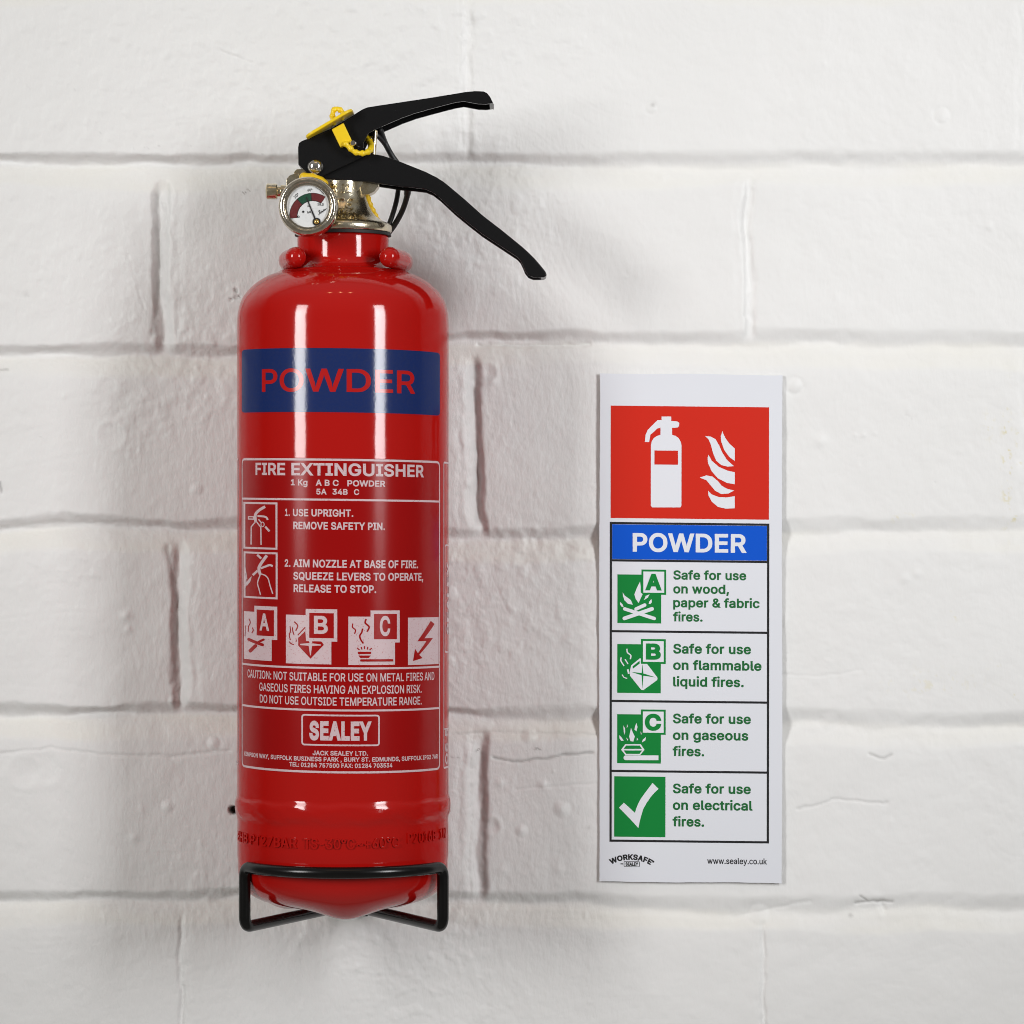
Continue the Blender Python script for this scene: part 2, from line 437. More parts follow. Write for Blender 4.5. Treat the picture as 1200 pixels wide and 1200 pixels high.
# ------------------------------------------------------------------ flat artwork (print, lettering)
FONT = """
 |187|
&|447|207,-20 231,-17 273,-6 313,12 326,23 358,-13 461,-12 383,86 397,108 411,142 419,183 422,236 337,237 334,191 331,174 324,159 239,263 266,284 311,327 331,364 335,379 337,409 336,422 329,449 309,480 288,500 273,510 239,523 222,526 177,526 160,523 130,512 112,500 90,480 72,451 65,431 62,408 65,364 73,342 83,322 116,277 76,245 54,222 36,197 28,179 23,160 21,143 22,112 32,74 49,46 67,25 84,11 120,-7 152,-16
&|447|207,-20 231,-17 273,-6 313,12 326,23 358,-13 461,-12 383,86 397,108 411,142 419,183 422,236 337,237 334,191 331,174 324,159 239,263 266,284 311,327 331,364 335,379 337,409 336,422 329,449 309,480 288,500 273,510 239,523 222,526 177,526 160,523 130,512 112,500 90,480 72,451 65,431 62,408 65,364 73,342 83,322 116,277 76,245 54,222 36,197 28,179 23,160 21,143 22,112 32,74 49,46 67,25 84,11 120,-7 152,-16;184,59 169,61 153,66 130,81 121,91 115,102 110,126 112,149 125,172 147,196 169,212 272,88 261,79 245,70 206,60
&|447|207,-20 231,-17 273,-6 313,12 326,23 358,-13 461,-12 383,86 397,108 411,142 419,183 422,236 337,237 334,191 331,174 324,159 239,263 266,284 311,327 331,364 335,379 337,409 336,422 329,449 309,480 288,500 273,510 239,523 222,526 177,526 160,523 130,512 112,500 90,480 72,451 65,431 62,408 65,364 73,342 83,322 116,277 76,245 54,222 36,197 28,179 23,160 21,143 22,112 32,74 49,46 67,25 84,11 120,-7 152,-16;184,59 169,61 153,66 130,81 121,91 115,102 110,126 112,149 125,172 147,196 169,212 272,88 261,79 245,70 206,60;183,329 155,371 150,389 150,408 157,426 168,439 191,447 214,447 230,441 243,428 249,408 248,392 243,379 224,358
+|453|185,22 267,22 269,159 404,159 402,239 268,240 268,377 185,376 184,239 48,239 49,159 184,158
,|188|94,-132 152,83 57,82 22,-131
-|453|101,176 350,175 350,257 101,257
.|188|81,-16 106,-17 130,-8 145,8 153,28 153,52 145,74 130,90 108,99 84,99 62,90 46,74 37,54 37,30 46,8 62,-8
0|453|256,-18 279,-13 305,-2 331,14 355,35 369,53 381,73 396,106 406,138 414,181 418,230 417,299 407,365 395,403 369,455 332,494 309,509 279,522 256,527 236,529 191,526 172,522 150,513 119,493 85,456 58,403 47,369 39,326 35,277 36,206 40,175 54,114 72,72 99,35 124,11 142,0 172,-13 195,-18
0|453|256,-18 279,-13 305,-2 331,14 355,35 369,53 381,73 396,106 406,138 414,181 418,230 417,299 407,365 395,403 369,455 332,494 309,509 279,522 256,527 236,529 191,526 172,522 150,513 119,493 85,456 58,403 47,369 39,326 35,277 36,206 40,175 54,114 72,72 99,35 124,11 142,0 172,-13 195,-18;216,63 201,66 183,74 161,95 150,110 137,141 128,178 123,218 122,273 130,341 142,381 156,407 163,417 183,435 209,445 231,447 244,445 265,437 274,431 293,413 310,385 318,361 325,329 330,289 331,236 326,186 318,146 312,128 297,101 277,81 263,71 243,64
1|453|63,-12 404,-12 402,68 289,68 288,522 194,522 73,432 74,335 194,421 199,422 199,68 64,68
2|453|51,-12 402,-12 402,70 175,68 277,170 346,250 371,286 384,314 389,330 394,364 393,394 384,430 361,468 332,496 306,512 274,524 232,529 198,527 166,521 132,506 110,489 88,468 75,450 64,428 54,388 54,349 136,349 143,390 156,416 170,430 190,442 202,445 222,447 256,443 279,430 296,414 305,390 307,360 300,332 288,310 273,290 51,54
3|453|200,-18 246,-19 270,-15 317,1 349,22 371,46 391,76 399,96 406,132 405,168 393,212 371,245 353,264 332,278 309,290 291,296 258,302 249,302 385,454 384,522 57,522 57,439 262,438 144,304 144,235 224,234 242,231 266,224 286,211 305,190 311,178 315,162 315,130 310,110 303,99 289,84 269,72 241,65 202,63 169,71 137,93 126,114 118,145 30,145 33,108 40,84 61,47 86,22 108,7 142,-9 170,-16
4|453|269,-12 355,-13 357,92 426,92 424,176 356,177 354,330 269,330 268,176 131,176 330,514 332,522 240,521 220,490 28,162 27,92 268,92
5|453|195,-19 248,-18 271,-14 311,1 336,17 359,40 380,68 392,90 403,135 404,175 402,194 392,235 378,263 364,282 334,312 303,331 250,346 211,346 176,339 147,327 162,439 378,439 378,522 84,521 53,243 131,233 165,254 190,262 225,264 244,261 267,252 292,229 303,215 312,188 315,169 314,146 310,126 296,98 278,80 257,69 243,65 205,63 176,72 156,87 148,96 139,112 132,143 45,142 52,93 59,74 81,40 98,22 136,-2 153,-9
6|453|252,-19 275,-15 317,3 336,16 356,34 379,64 391,90 399,118 402,158 401,184 394,216 386,236 369,266 342,294 307,314 283,322 260,326 219,327 203,324 329,494 338,522 245,522 134,360 91,294 68,246 54,196 51,150 56,112 70,72 85,47 116,16 152,-6 198,-18
6|453|252,-19 275,-15 317,3 336,16 356,34 379,64 391,90 399,118 402,158 401,184 394,216 386,236 369,266 342,294 307,314 283,322 260,326 219,327 203,324 329,494 338,522 245,522 134,360 91,294 68,246 54,196 51,150 56,112 70,72 85,47 116,16 152,-6 198,-18;219,61 192,67 170,80 159,91 142,124 139,140 138,166 141,188 146,202 155,217 171,234 180,241 198,249 233,252 263,246 280,234 296,217 308,198 314,174 314,142 310,124 303,106 286,85 263,68 241,62
7|453|78,-12 173,-13 404,444 402,522 49,520 49,439 302,438
8|453|254,-19 297,-11 323,-1 353,17 379,42 399,70 409,94 414,128 413,156 407,182 396,208 382,229 360,250 334,268 352,280 368,299 381,318 390,340 395,380 391,414 384,436 363,468 341,490 315,508 291,519 273,524 233,529 179,524 160,519 142,511 104,486 92,474 79,458 68,436 61,414 57,374 62,342 71,318 83,299 99,280 117,268 91,250 76,234 61,216 46,184 39,146 40,112 43,94 50,76 63,54 82,34 108,10 148,-9 191,-18
8|453|254,-19 297,-11 323,-1 353,17 379,42 399,70 409,94 414,128 413,156 407,182 396,208 382,229 360,250 334,268 352,280 368,299 381,318 390,340 395,380 391,414 384,436 363,468 341,490 315,508 291,519 273,524 233,529 179,524 160,519 142,511 104,486 92,474 79,458 68,436 61,414 57,374 62,342 71,318 83,299 99,280 117,268 91,250 76,234 61,216 46,184 39,146 40,112 43,94 50,76 63,54 82,34 108,10 148,-9 191,-18;215,62 175,70 157,82 142,95 133,112 128,134 130,156 134,172 140,182 156,198 172,211 192,218 208,221 233,222 255,219 277,212 288,205 312,182 317,174 324,144 323,128 318,108 312,98 291,79 272,69 246,63
8|453|254,-19 297,-11 323,-1 353,17 379,42 399,70 409,94 414,128 413,156 407,182 396,208 382,229 360,250 334,268 352,280 368,299 381,318 390,340 395,380 391,414 384,436 363,468 341,490 315,508 291,519 273,524 233,529 179,524 160,519 142,511 104,486 92,474 79,458 68,436 61,414 57,374 62,342 71,318 83,299 99,280 117,268 91,250 76,234 61,216 46,184 39,146 40,112 43,94 50,76 63,54 82,34 108,10 148,-9 191,-18;215,62 175,70 157,82 142,95 133,112 128,134 130,156 134,172 140,182 156,198 172,211 192,218 208,221 233,222 255,219 277,212 288,205 312,182 317,174 324,144 323,128 318,108 312,98 291,79 272,69 246,63;210,303 194,307 176,315 166,324 156,336 148,354 146,370 147,390 151,406 161,421 173,433 186,440 218,447 241,446 257,443 278,434 298,412 302,404 305,390 306,370 304,354 291,330 271,313 245,304
9|453|108,-12 207,-13 345,188 378,248 394,288 401,324 401,374 397,398 379,442 362,466 337,492 305,511 275,523 232,529 198,527 152,514 116,492 86,464 65,428 56,400 51,364 52,324 55,304 62,280 84,242 101,224 128,204 152,192 177,185 204,182 234,182 253,188
9|453|108,-12 207,-13 345,188 378,248 394,288 401,324 401,374 397,398 379,442 362,466 337,492 305,511 275,523 232,529 198,527 152,514 116,492 86,464 65,428 56,400 51,364 52,324 55,304 62,280 84,242 101,224 128,204 152,192 177,185 204,182 234,182 253,188;218,256 202,259 180,268 171,275 155,292 148,304 141,324 138,358 141,378 148,398 155,411 171,428 180,435 200,444 233,447 252,444 273,435 296,411 306,396 312,378 314,366 314,336 305,304 285,278 273,268 263,263 238,257
:|188|81,-16 106,-17 130,-8 145,8 153,28 153,52 145,74 130,90 108,99 84,99 62,90 46,74 37,54 37,30 46,8 62,-8
:|188|81,-16 106,-17 130,-8 145,8 153,28 153,52 145,74 130,90 108,99 84,99 62,90 46,74 37,54 37,30 46,8 62,-8;112,260 130,267 145,282 152,298 154,312 152,336 143,352 118,372 96,375 74,372 58,362 46,350 37,330 37,306 47,282 62,267 76,260
A|479|-1,-13 95,-12 141,119 146,129 335,128 385,-12 480,-13 285,521 191,522
A|479|-1,-13 95,-12 141,119 146,129 335,128 385,-12 480,-13 285,521 191,522;175,212 211,320 238,432 252,366 305,213
B|456|47,-12 264,-13 304,-9 332,-2 370,17 382,27 400,44 411,58 421,78 426,94 431,126 430,158 422,194 404,225 384,246 356,265 340,266 350,266 364,276 390,300 401,318 406,330 411,366 408,408 394,446 380,466 362,484 338,502 312,513 270,521 47,520
B|456|47,-12 264,-13 304,-9 332,-2 370,17 382,27 400,44 411,58 421,78 426,94 431,126 430,158 422,194 404,225 384,246 356,265 340,266 350,266 364,276 390,300 401,318 406,330 411,366 408,408 394,446 380,466 362,484 338,502 312,513 270,521 47,520;140,70 140,218 256,218 274,216 294,210 308,201 324,188 333,174 342,148 341,120 336,108 330,100 310,81 290,74 272,71
B|456|47,-12 264,-13 304,-9 332,-2 370,17 382,27 400,44 411,58 421,78 426,94 431,126 430,158 422,194 404,225 384,246 356,265 340,266 350,266 364,276 390,300 401,318 406,330 411,366 408,408 394,446 380,466 362,484 338,502 312,513 270,521 47,520;140,70 140,218 256,218 274,216 294,210 308,201 324,188 333,174 342,148 341,120 336,108 330,100 310,81 290,74 272,71;140,298 140,439 246,439 280,434 294,428 313,410 318,400 323,376 321,352 318,342 312,334 292,312 270,302 244,298
C|510|300,-18 339,-10 359,-3 381,8 411,27 437,52 468,98 490,173 398,173 388,138 376,119 358,98 341,85 323,76 301,69 282,66 244,67 200,81 177,96 169,104 141,141 127,174 118,219 116,262 121,308 127,333 135,355 148,379 172,408 208,432 245,441 266,443 286,442 310,437 342,423 370,398 387,373 398,335 488,335 483,367 475,391 459,425 436,456 412,480 381,501 359,512 312,525 277,529 231,527 204,522 174,512 141,495 107,466 75,429 61,405 45,369 34,326 29,296 27,268 29,211 35,175 42,148 60,104 91,58 117,31 142,14 174,-3 204,-13 231,-18
D|502|47,-12 232,-13 260,-11 296,-5 326,4 368,26 396,49 428,84 448,118 459,144 468,178 475,240 473,298 469,326 453,380 429,426 398,460 362,489 324,507 300,514 264,520 238,522 47,520
D|502|47,-12 232,-13 260,-11 296,-5 326,4 368,26 396,49 428,84 448,118 459,144 468,178 475,240 473,298 469,326 453,380 429,426 398,460 362,489 324,507 300,514 264,520 238,522 47,520;140,70 138,438 230,439 270,434 296,426 327,408 356,377 369,354 382,308 386,270 385,224 377,178 364,146 350,127 330,105 312,92 292,82 270,75 246,71
E|418|47,-12 388,-12 388,70 138,70 140,216 368,216 368,299 140,299 138,438 384,439 384,522 47,520
F|410|47,-12 138,-12 140,208 359,208 358,291 138,292 138,438 382,439 380,522 47,520
G|520|302,-18 331,-13 385,8 422,35 447,60 462,82 476,110 485,143 491,190 490,269 271,269 271,186 401,185 401,179 396,156 387,132 376,114 358,97 339,82 308,70 279,66 247,67 208,77 190,87 167,106 148,130 132,160 120,207 116,251 121,307 127,333 135,355 148,379 165,400 188,421 208,432 243,441 272,443 302,439 342,422 357,408 380,380 390,361 399,336 490,337 480,381 469,409 440,451 412,478 381,500 347,516 306,526 278,529 229,527 202,522 172,512 140,494 115,475 91,450 74,429 60,405 45,369 34,332 27,269 29,209 34,174 41,150 57,110 80,72 94,54 115,34 149,10 174,-3 206,-13 231,-18
H|517|47,-12 138,-12 138,219 378,219 379,-12 470,-12 468,522 379,522 379,302 140,302 138,522 47,520
I|300|18,-12 281,-12 280,70 196,70 196,439 280,439 280,522 18,520 19,439 105,439 105,70 19,70
J|396|173,-19 217,-17 249,-10 278,3 295,17 323,47 340,82 348,111 349,125 349,522 259,522 259,138 253,107 242,87 221,71 203,64 168,64 153,68 136,79 120,100 112,125 110,186 19,186 23,113 32,75 48,44 65,25 92,3 121,-10 150,-17
K|467|47,-13 138,-13 138,163 196,223 365,-12 472,-13 260,287 470,518 358,520 170,318 132,266 138,522 47,520
L|393|47,-12 374,-13 374,70 138,72 138,522 47,522
M|628|47,-12 135,-13 122,416 158,284 277,-13 346,-13 360,8 468,284 504,418 491,-13 581,-12 580,522 467,522 340,194 314,96 289,194 161,522 47,520
N|523|47,-12 138,-13 138,310 126,411 189,284 380,-13 476,-12 474,522 386,522 386,146 396,101 371,164 143,522 47,520
O|533|302,-18 333,-12 369,2 391,14 410,28 441,58 459,80 477,110 489,138 499,174 505,221 505,282 499,333 491,363 479,392 458,430 443,448 413,478 382,500 359,512 327,522 302,527 279,529 231,527 204,522 174,512 141,495 109,468 72,423 58,399 47,374 34,326 29,296 27,268 29,211 35,174 42,148 58,108 78,76 96,53 115,33 138,16 174,-3 204,-13 231,-18
O|533|302,-18 333,-12 369,2 391,14 410,28 441,58 459,80 477,110 489,138 499,174 505,221 505,282 499,333 491,363 479,392 458,430 443,448 413,478 382,500 359,512 327,522 302,527 279,529 231,527 204,522 174,512 141,495 109,468 72,423 58,399 47,374 34,326 29,296 27,268 29,211 35,174 42,148 58,108 78,76 96,53 115,33 138,16 174,-3 204,-13 231,-18;254,66 226,71 208,77 190,87 175,99 150,127 136,150 122,193 118,219 116,262 121,307 132,347 142,368 162,397 189,420 208,432 238,440 271,443 301,439 323,432 344,421 377,391 396,361 407,333 416,288 417,237 413,200 405,168 396,148 376,117 367,107 346,89 323,77 288,67
P|444|47,-12 138,-12 140,173 252,173 294,178 332,192 359,210 388,238 401,256 417,298 421,328 422,356 417,396 404,432 388,456 360,485 340,498 316,510 302,514 256,521 47,520
P|444|47,-12 138,-12 140,173 252,173 294,178 332,192 359,210 388,238 401,256 417,298 421,328 422,356 417,396 404,432 388,456 360,485 340,498 316,510 302,514 256,521 47,520;140,255 140,439 254,438 290,428 311,412 323,394 330,374 331,330 330,322 320,296 315,288 304,277 292,267 284,264 254,256
Q|533|394,-60 492,-60 421,36 442,58 474,104 489,138 499,176 505,222 505,286 499,332 489,370 475,402 462,424 442,450 414,478 393,494 359,512 327,522 302,527 279,529 231,527 204,522 174,512 141,494 115,475 96,454 69,418 56,396 45,370 34,326 29,296 27,268 29,212 35,174 45,138 60,104 75,80 95,54 115,33 142,14 174,-3 204,-13 241,-19 279,-20 302,-18 333,-12 353,-5
Q|533|394,-60 492,-60 421,36 442,58 474,104 489,138 499,176 505,222 505,286 499,332 489,370 475,402 462,424 442,450 414,478 393,494 359,512 327,522 302,527 279,529 231,527 204,522 174,512 141,494 115,475 96,454 69,418 56,396 45,370 34,326 29,296 27,268 29,212 35,174 45,138 60,104 75,80 95,54 115,33 142,14 174,-3 204,-13 241,-19 279,-20 302,-18 333,-12 353,-5;254,66 226,71 208,77 190,87 175,99 150,128 136,150 122,194 118,220 116,262 121,308 132,348 142,368 162,398 189,420 208,432 238,440 271,443 301,439 323,432 344,422 377,392 396,362 407,334 416,288 417,238 412,196 400,156 377,118 367,110 318,172 221,170 296,70 288,67
R|449|47,-13 138,-13 138,185 238,184 344,-12 448,-13 332,201 361,218 391,246 406,272 418,306 422,338 421,379 418,398 412,419 393,455 383,467 371,479 340,500 296,516 262,521 47,520
R|449|47,-13 138,-13 138,185 238,184 344,-12 448,-13 332,201 361,218 391,246 406,272 418,306 422,338 421,379 418,398 412,419 393,455 383,467 371,479 340,500 296,516 262,521 47,520;140,268 140,438 260,438 290,429 303,421 314,411 323,399 328,385 331,368 332,344 330,327 324,309 308,288 290,278 254,269
S|446|204,-20 257,-21 282,-17 305,-11 351,10 365,21 387,42 407,72 417,98 421,126 419,168 410,198 392,226 368,248 315,277 269,292 218,304 173,320 147,336 135,348 132,354 128,372 129,386 132,398 143,416 152,424 173,437 198,444 219,446 241,445 263,441 289,430 301,421 315,406 322,392 328,365 415,366 412,402 399,440 387,458 360,486 317,512 278,524 235,529 184,525 148,517 112,500 85,478 63,454 52,436 45,416 39,382 42,340 49,318 61,298 96,263 122,248 173,228 236,212 289,194 312,180 327,164 332,150 332,128 325,108 307,87 282,72 263,66 244,63 205,63 169,71 139,90 129,102 122,116 114,150 22,150 30,104 41,72 54,50 80,23 102,7 136,-9 174,-18
T|448|180,-12 270,-13 270,438 428,439 428,522 19,520 20,439 180,439
U|517|224,-20 292,-20 338,-10 372,4 407,30 428,50 444,72 457,98 465,122 470,160 468,522 380,522 380,170 377,148 372,132 358,106 335,86 314,74 298,69 270,65 226,68 192,79 177,90 164,102 145,132 140,148 137,170 137,522 47,520 47,164 52,126 60,98 88,51 110,30 128,16 146,4 176,-9
V|479|195,-12 287,-13 470,490 479,522 386,522 277,208 242,76 201,220 93,522 -1,520
W|686|145,-12 240,-13 330,314 338,386 445,-13 539,-13 687,520 593,522 496,144 491,82 473,210 390,522 296,522 204,172 193,81 178,194 92,522 -1,522
X|474|-5,-13 99,-12 191,118 237,191 284,117 375,-12 479,-13 292,261 468,520 367,520 263,371 238,330 210,377 111,520 7,520 184,260
Y|472|190,-12 281,-12 281,204 454,480 474,522 373,521 262,340 241,304 236,290 230,306 208,344 98,522 -5,520 190,204
Z|438|29,-12 412,-12 412,70 141,70 187,130 410,458 408,522 27,520 27,439 295,438 242,364 29,50
a|389|159,-22 192,-19 228,-8 254,8 268,32 266,-13 350,-13 350,262 343,307 326,341 302,364 278,381 242,392 200,397 172,397 146,393 110,382 82,364 55,340 37,315 24,283 106,259 117,279 126,290 146,307 172,316 194,318 216,317 238,309 250,298 259,283 263,255 258,246 236,240 188,235 122,224 86,213 58,198 50,190 32,169 24,151 18,126 18,87 26,56 42,30 71,1 90,-8 122,-18
a|389|159,-22 192,-19 228,-8 254,8 268,32 266,-13 350,-13 350,262 343,307 326,341 302,364 278,381 242,392 200,397 172,397 146,393 110,382 82,364 55,340 37,315 24,283 106,259 117,279 126,290 146,307 172,316 194,318 216,317 238,309 250,298 259,283 263,255 258,246 236,240 188,235 122,224 86,213 58,198 50,190 32,169 24,151 18,126 18,87 26,56 42,30 71,1 90,-8 122,-18;164,58 136,63 126,68 112,80 105,97 107,117 111,128 126,141 140,148 180,156 262,169 262,127 257,108 247,91 232,76 212,65 186,59
b|424|216,-21 254,-20 276,-16 304,-5 336,17 357,37 370,56 384,82 393,106 402,155 402,222 393,271 384,295 370,321 357,338 334,362 322,372 296,385 256,396 208,397 168,387 133,361 122,335 127,521 40,522 40,-13 124,-13 120,42 130,21 156,-3 176,-13 192,-18
b|424|216,-21 254,-20 276,-16 304,-5 336,17 357,37 370,56 384,82 393,106 402,155 402,222 393,271 384,295 370,321 357,338 334,362 322,372 296,385 256,396 208,397 168,387 133,361 122,335 127,521 40,522 40,-13 124,-13 120,42 130,21 156,-3 176,-13 192,-18;210,60 192,63 180,68 162,81 146,101 137,118 129,149 126,167 126,211 137,259 149,280 158,291 168,301 180,309 204,316 226,317 246,314 262,308 274,300 291,281 304,257 310,237 314,212 315,178 309,136 298,106 285,88 262,69 254,65 236,61
c|396|190,-20 224,-21 262,-15 288,-5 314,10 326,20 350,44 368,76 379,111 298,132 281,96 262,76 240,64 204,59 176,63 158,73 142,87 122,116 115,136 110,166 109,198 115,238 128,270 141,288 160,305 174,312 190,316 208,317 238,313 262,301 280,282 298,247 377,270 370,296 358,320 341,342 324,358 304,373 280,385 262,391 228,397 180,396 154,391 122,379 88,355 58,321 41,292 30,262 22,210 22,166 30,114 41,84 58,55 88,21 108,5 134,-8 158,-16
d|424|205,-21 230,-18 263,-5 282,7 297,22 305,41 301,-13 385,-13 384,522 298,521 296,355 282,369 259,385 241,392 216,397 169,396 128,385 104,371 68,338 51,314 34,277 26,249 22,222 21,172 26,128 43,78 69,36 87,17 102,5 128,-9 146,-15 169,-20
d|424|205,-21 230,-18 263,-5 282,7 297,22 305,41 301,-13 385,-13 384,522 298,521 296,355 282,369 259,385 241,392 216,397 169,396 128,385 104,371 68,338 51,314 34,277 26,249 22,222 21,172 26,128 43,78 69,36 87,17 102,5 128,-9 146,-15 169,-20;194,60 176,63 164,68 152,77 128,103 114,141 110,165 109,201 111,221 116,244 126,269 139,287 154,301 165,309 187,316 212,317 229,314 246,308 260,297 281,273 288,259 296,228 299,178 293,135 283,108 273,92 255,75 240,67 220,61
e|404|224,-21 254,-18 282,-11 312,4 334,20 354,42 374,74 380,98 300,120 282,89 266,74 256,67 240,62 218,59 184,62 156,73 128,100 120,114 115,128 112,155 384,156 384,209 381,244 369,289 352,323 336,343 302,372 256,392 226,397 178,396 156,392 122,379 92,358 60,324 41,291 26,247 22,218 22,155 27,126 35,98 58,55 88,21 108,5 136,-8 160,-16 182,-20
e|404|224,-21 254,-18 282,-11 312,4 334,20 354,42 374,74 380,98 300,120 282,89 266,74 256,67 240,62 218,59 184,62 156,73 128,100 120,114 115,128 112,155 384,156 384,209 381,244 369,289 352,323 336,343 302,372 256,392 226,397 178,396 156,392 122,379 92,358 60,324 41,291 26,247 22,218 22,155 27,126 35,98 58,55 88,21 108,5 136,-8 160,-16 182,-20;112,234 112,240 116,255 127,275 138,289 168,311 196,317 234,314 256,302 272,286 284,268 292,247 294,234
f|253|68,-12 155,-13 155,314 241,314 241,392 156,393 155,430 162,450 174,457 198,461 236,452 259,528 228,540 196,543 170,542 146,538 116,524 104,514 86,495 71,466 68,442 68,394 -7,392 -7,314 68,314
g|425|219,-164 253,-160 291,-150 333,-127 361,-99 374,-76 380,-58 385,-22 385,392 300,391 299,354 282,370 265,382 239,393 218,397 182,397 166,395 128,385 103,370 70,341 49,311 31,269 25,244 21,207 22,159 26,130 44,82 67,48 86,29 116,10 148,-3 169,-7 214,-8 241,-3 271,10 297,33 303,49 298,-22 293,-41 286,-53 261,-74 245,-80 229,-83 190,-84 172,-81 156,-75 136,-63 102,-26 35,-66 54,-101 96,-138 137,-155 166,-161
g|425|219,-164 253,-160 291,-150 333,-127 361,-99 374,-76 380,-58 385,-22 385,392 300,391 299,354 282,370 265,382 239,393 218,397 182,397 166,395 128,385 103,370 70,341 49,311 31,269 25,244 21,207 22,159 26,130 44,82 67,48 86,29 116,10 148,-3 169,-7 214,-8 241,-3 271,10 297,33 303,49 298,-22 293,-41 286,-53 261,-74 245,-80 229,-83 190,-84 172,-81 156,-75 136,-63 102,-26 35,-66 54,-101 96,-138 137,-155 166,-161;194,72 177,75 159,82 147,90 132,107 123,122 114,144 110,169 109,204 112,228 118,250 126,271 139,288 152,301 164,309 189,316 214,317 245,309 262,297 276,281 288,259 297,226 299,214 299,170 289,127 275,103 263,91 249,81 233,75
i|166|40,-12 127,-13 127,392 40,392
i|166|40,-12 127,-13 127,392 40,392;76,432 94,431 114,437 130,452 139,474 139,496 128,515 108,532 88,537 62,534 44,522 32,506 28,488 29,470 39,452 53,437
k|380|40,-12 127,-12 127,134 152,158 288,-13 390,-13 395,-12 220,214 381,388 278,392 128,238 127,522 40,522
l|189|125,-15 164,-14 196,-7 180,67 146,65 135,66 129,72 127,83 127,522 40,522 41,61 45,42 54,24 69,6 78,-1 96,-10
m|610|40,-12 127,-12 127,254 137,282 143,292 156,302 181,316 206,317 221,315 236,308 252,294 260,274 261,-12 346,-13 348,252 350,266 356,284 375,306 398,316 423,317 445,313 463,304 474,292 481,274 483,260 483,-12 568,-13 569,282 566,302 561,318 542,351 518,375 487,391 458,398 417,398 378,389 360,380 348,370 328,352 319,341 308,356 282,382 261,393 242,398 203,399 170,390 142,373 123,357 119,346 124,391 41,392
n|410|40,-12 127,-12 128,250 138,278 152,296 178,311 204,316 228,315 244,309 259,298 273,282 282,256 283,-12 370,-12 369,268 365,294 353,328 342,345 318,370 284,389 262,394 216,397 188,393 166,386 142,372 124,355 120,340 124,391 40,390
o|415|190,-21 236,-20 257,-16 307,5 321,17 350,46 369,74 384,110 393,155 394,204 389,247 380,277 358,319 333,347 307,371 281,384 236,396 193,397 154,391 122,379 88,355 57,321 41,291 32,269 23,220 21,178 27,130 36,96 57,56 74,34 87,21 108,5 132,-7 159,-16
o|415|190,-21 236,-20 257,-16 307,5 321,17 350,46 369,74 384,110 393,155 394,204 389,247 380,277 358,319 333,347 307,371 281,384 236,396 193,397 154,391 122,379 88,355 57,321 41,291 32,269 23,220 21,178 27,130 36,96 57,56 74,34 87,21 108,5 132,-7 159,-16;200,59 180,62 164,68 151,78 129,104 120,120 114,140 110,165 109,198 112,222 120,253 126,267 142,289 157,303 174,312 189,316 214,317 235,314 251,308 268,295 284,276 300,239 304,218 306,176 303,151 295,120 274,86 253,70 241,64 219,60
p|424|127,-156 122,40 134,16 154,0 172,-11 194,-18 208,-20 254,-20 298,-8 320,4 336,17 359,39 382,78 391,101 398,130 403,172 402,222 393,271 379,305 357,338 322,370 296,385 254,396 206,397 182,392 162,384 144,371 126,353 124,391 40,390 40,-155
p|424|127,-156 122,40 134,16 154,0 172,-11 194,-18 208,-20 254,-20 298,-8 320,4 336,17 359,39 382,78 391,101 398,130 403,172 402,222 393,271 379,305 357,338 322,370 296,385 254,396 206,397 182,392 162,384 144,371 126,353 124,391 40,390 40,-155;212,60 194,63 180,69 162,81 150,94 137,118 129,149 126,167 126,212 137,259 155,288 169,302 182,310 204,316 228,317 246,314 264,307 272,301 293,278 304,257 310,237 314,212 315,178 309,136 299,109 286,89 254,65 236,61
q|424|385,-156 385,391 301,391 305,336 298,353 281,370 270,379 248,390 217,397 167,396 128,385 100,368 67,338 41,295 26,249 21,205 22,156 31,111 42,80 67,39 92,13 104,4 126,-8 169,-20 215,-20 230,-18 253,-10 283,8 296,22 298,-155
q|424|385,-156 385,391 301,391 305,336 298,353 281,370 270,379 248,390 217,397 167,396 128,385 100,368 67,338 41,295 26,249 21,205 22,156 31,111 42,80 67,39 92,13 104,4 126,-8 169,-20 215,-20 230,-18 253,-10 283,8 296,22 298,-155;195,60 177,63 163,69 152,77 127,105 114,141 110,165 109,201 111,221 116,244 126,269 138,286 164,309 187,316 213,317 245,309 259,298 280,275 288,259 296,228 299,178 293,135 284,111 272,91 256,76 242,68 219,61
r|259|40,-12 127,-12 127,250 136,274 148,290 166,305 186,311 200,313 255,308 254,397 194,397 164,389 143,376 120,356 124,392 40,390
s|365|168,-21 208,-20 231,-17 263,-7 297,13 316,31 332,52 342,80 344,96 343,128 338,145 326,167 301,192 281,206 257,215 170,236 150,243 131,254 124,263 122,280 123,287 138,306 150,313 170,319 181,320 204,318 227,310 241,298 249,287 260,262 339,280 328,317 321,330 308,348 288,368 275,377 245,390 210,397 163,397 126,390 92,374 77,363 52,337 37,305 34,282 35,252 41,230 57,204 78,185 104,171 127,162 210,143 231,136 243,128 253,116 255,106 254,95 245,79 227,67 198,59 165,59 142,65 132,70 116,85 101,122 20,103 33,56 53,27 74,8 108,-10 122,-15
t|227|140,-16 194,-16 228,-6 212,68 176,63 154,65 144,72 140,82 139,92 139,314 216,314 217,392 139,392 138,483 52,484 52,394 -7,392 -7,314 52,314 52,84 54,66 63,38 80,15 98,-1 124,-12
u|410|168,-16 206,-17 224,-14 246,-5 262,5 290,30 286,-13 370,-12 368,392 283,390 283,144 281,126 277,112 268,96 252,80 234,69 206,63 172,67 162,72 144,87 130,112 127,134 127,390 40,390 40,124 43,98 48,74 57,52 67,36 92,10 126,-9 144,-14
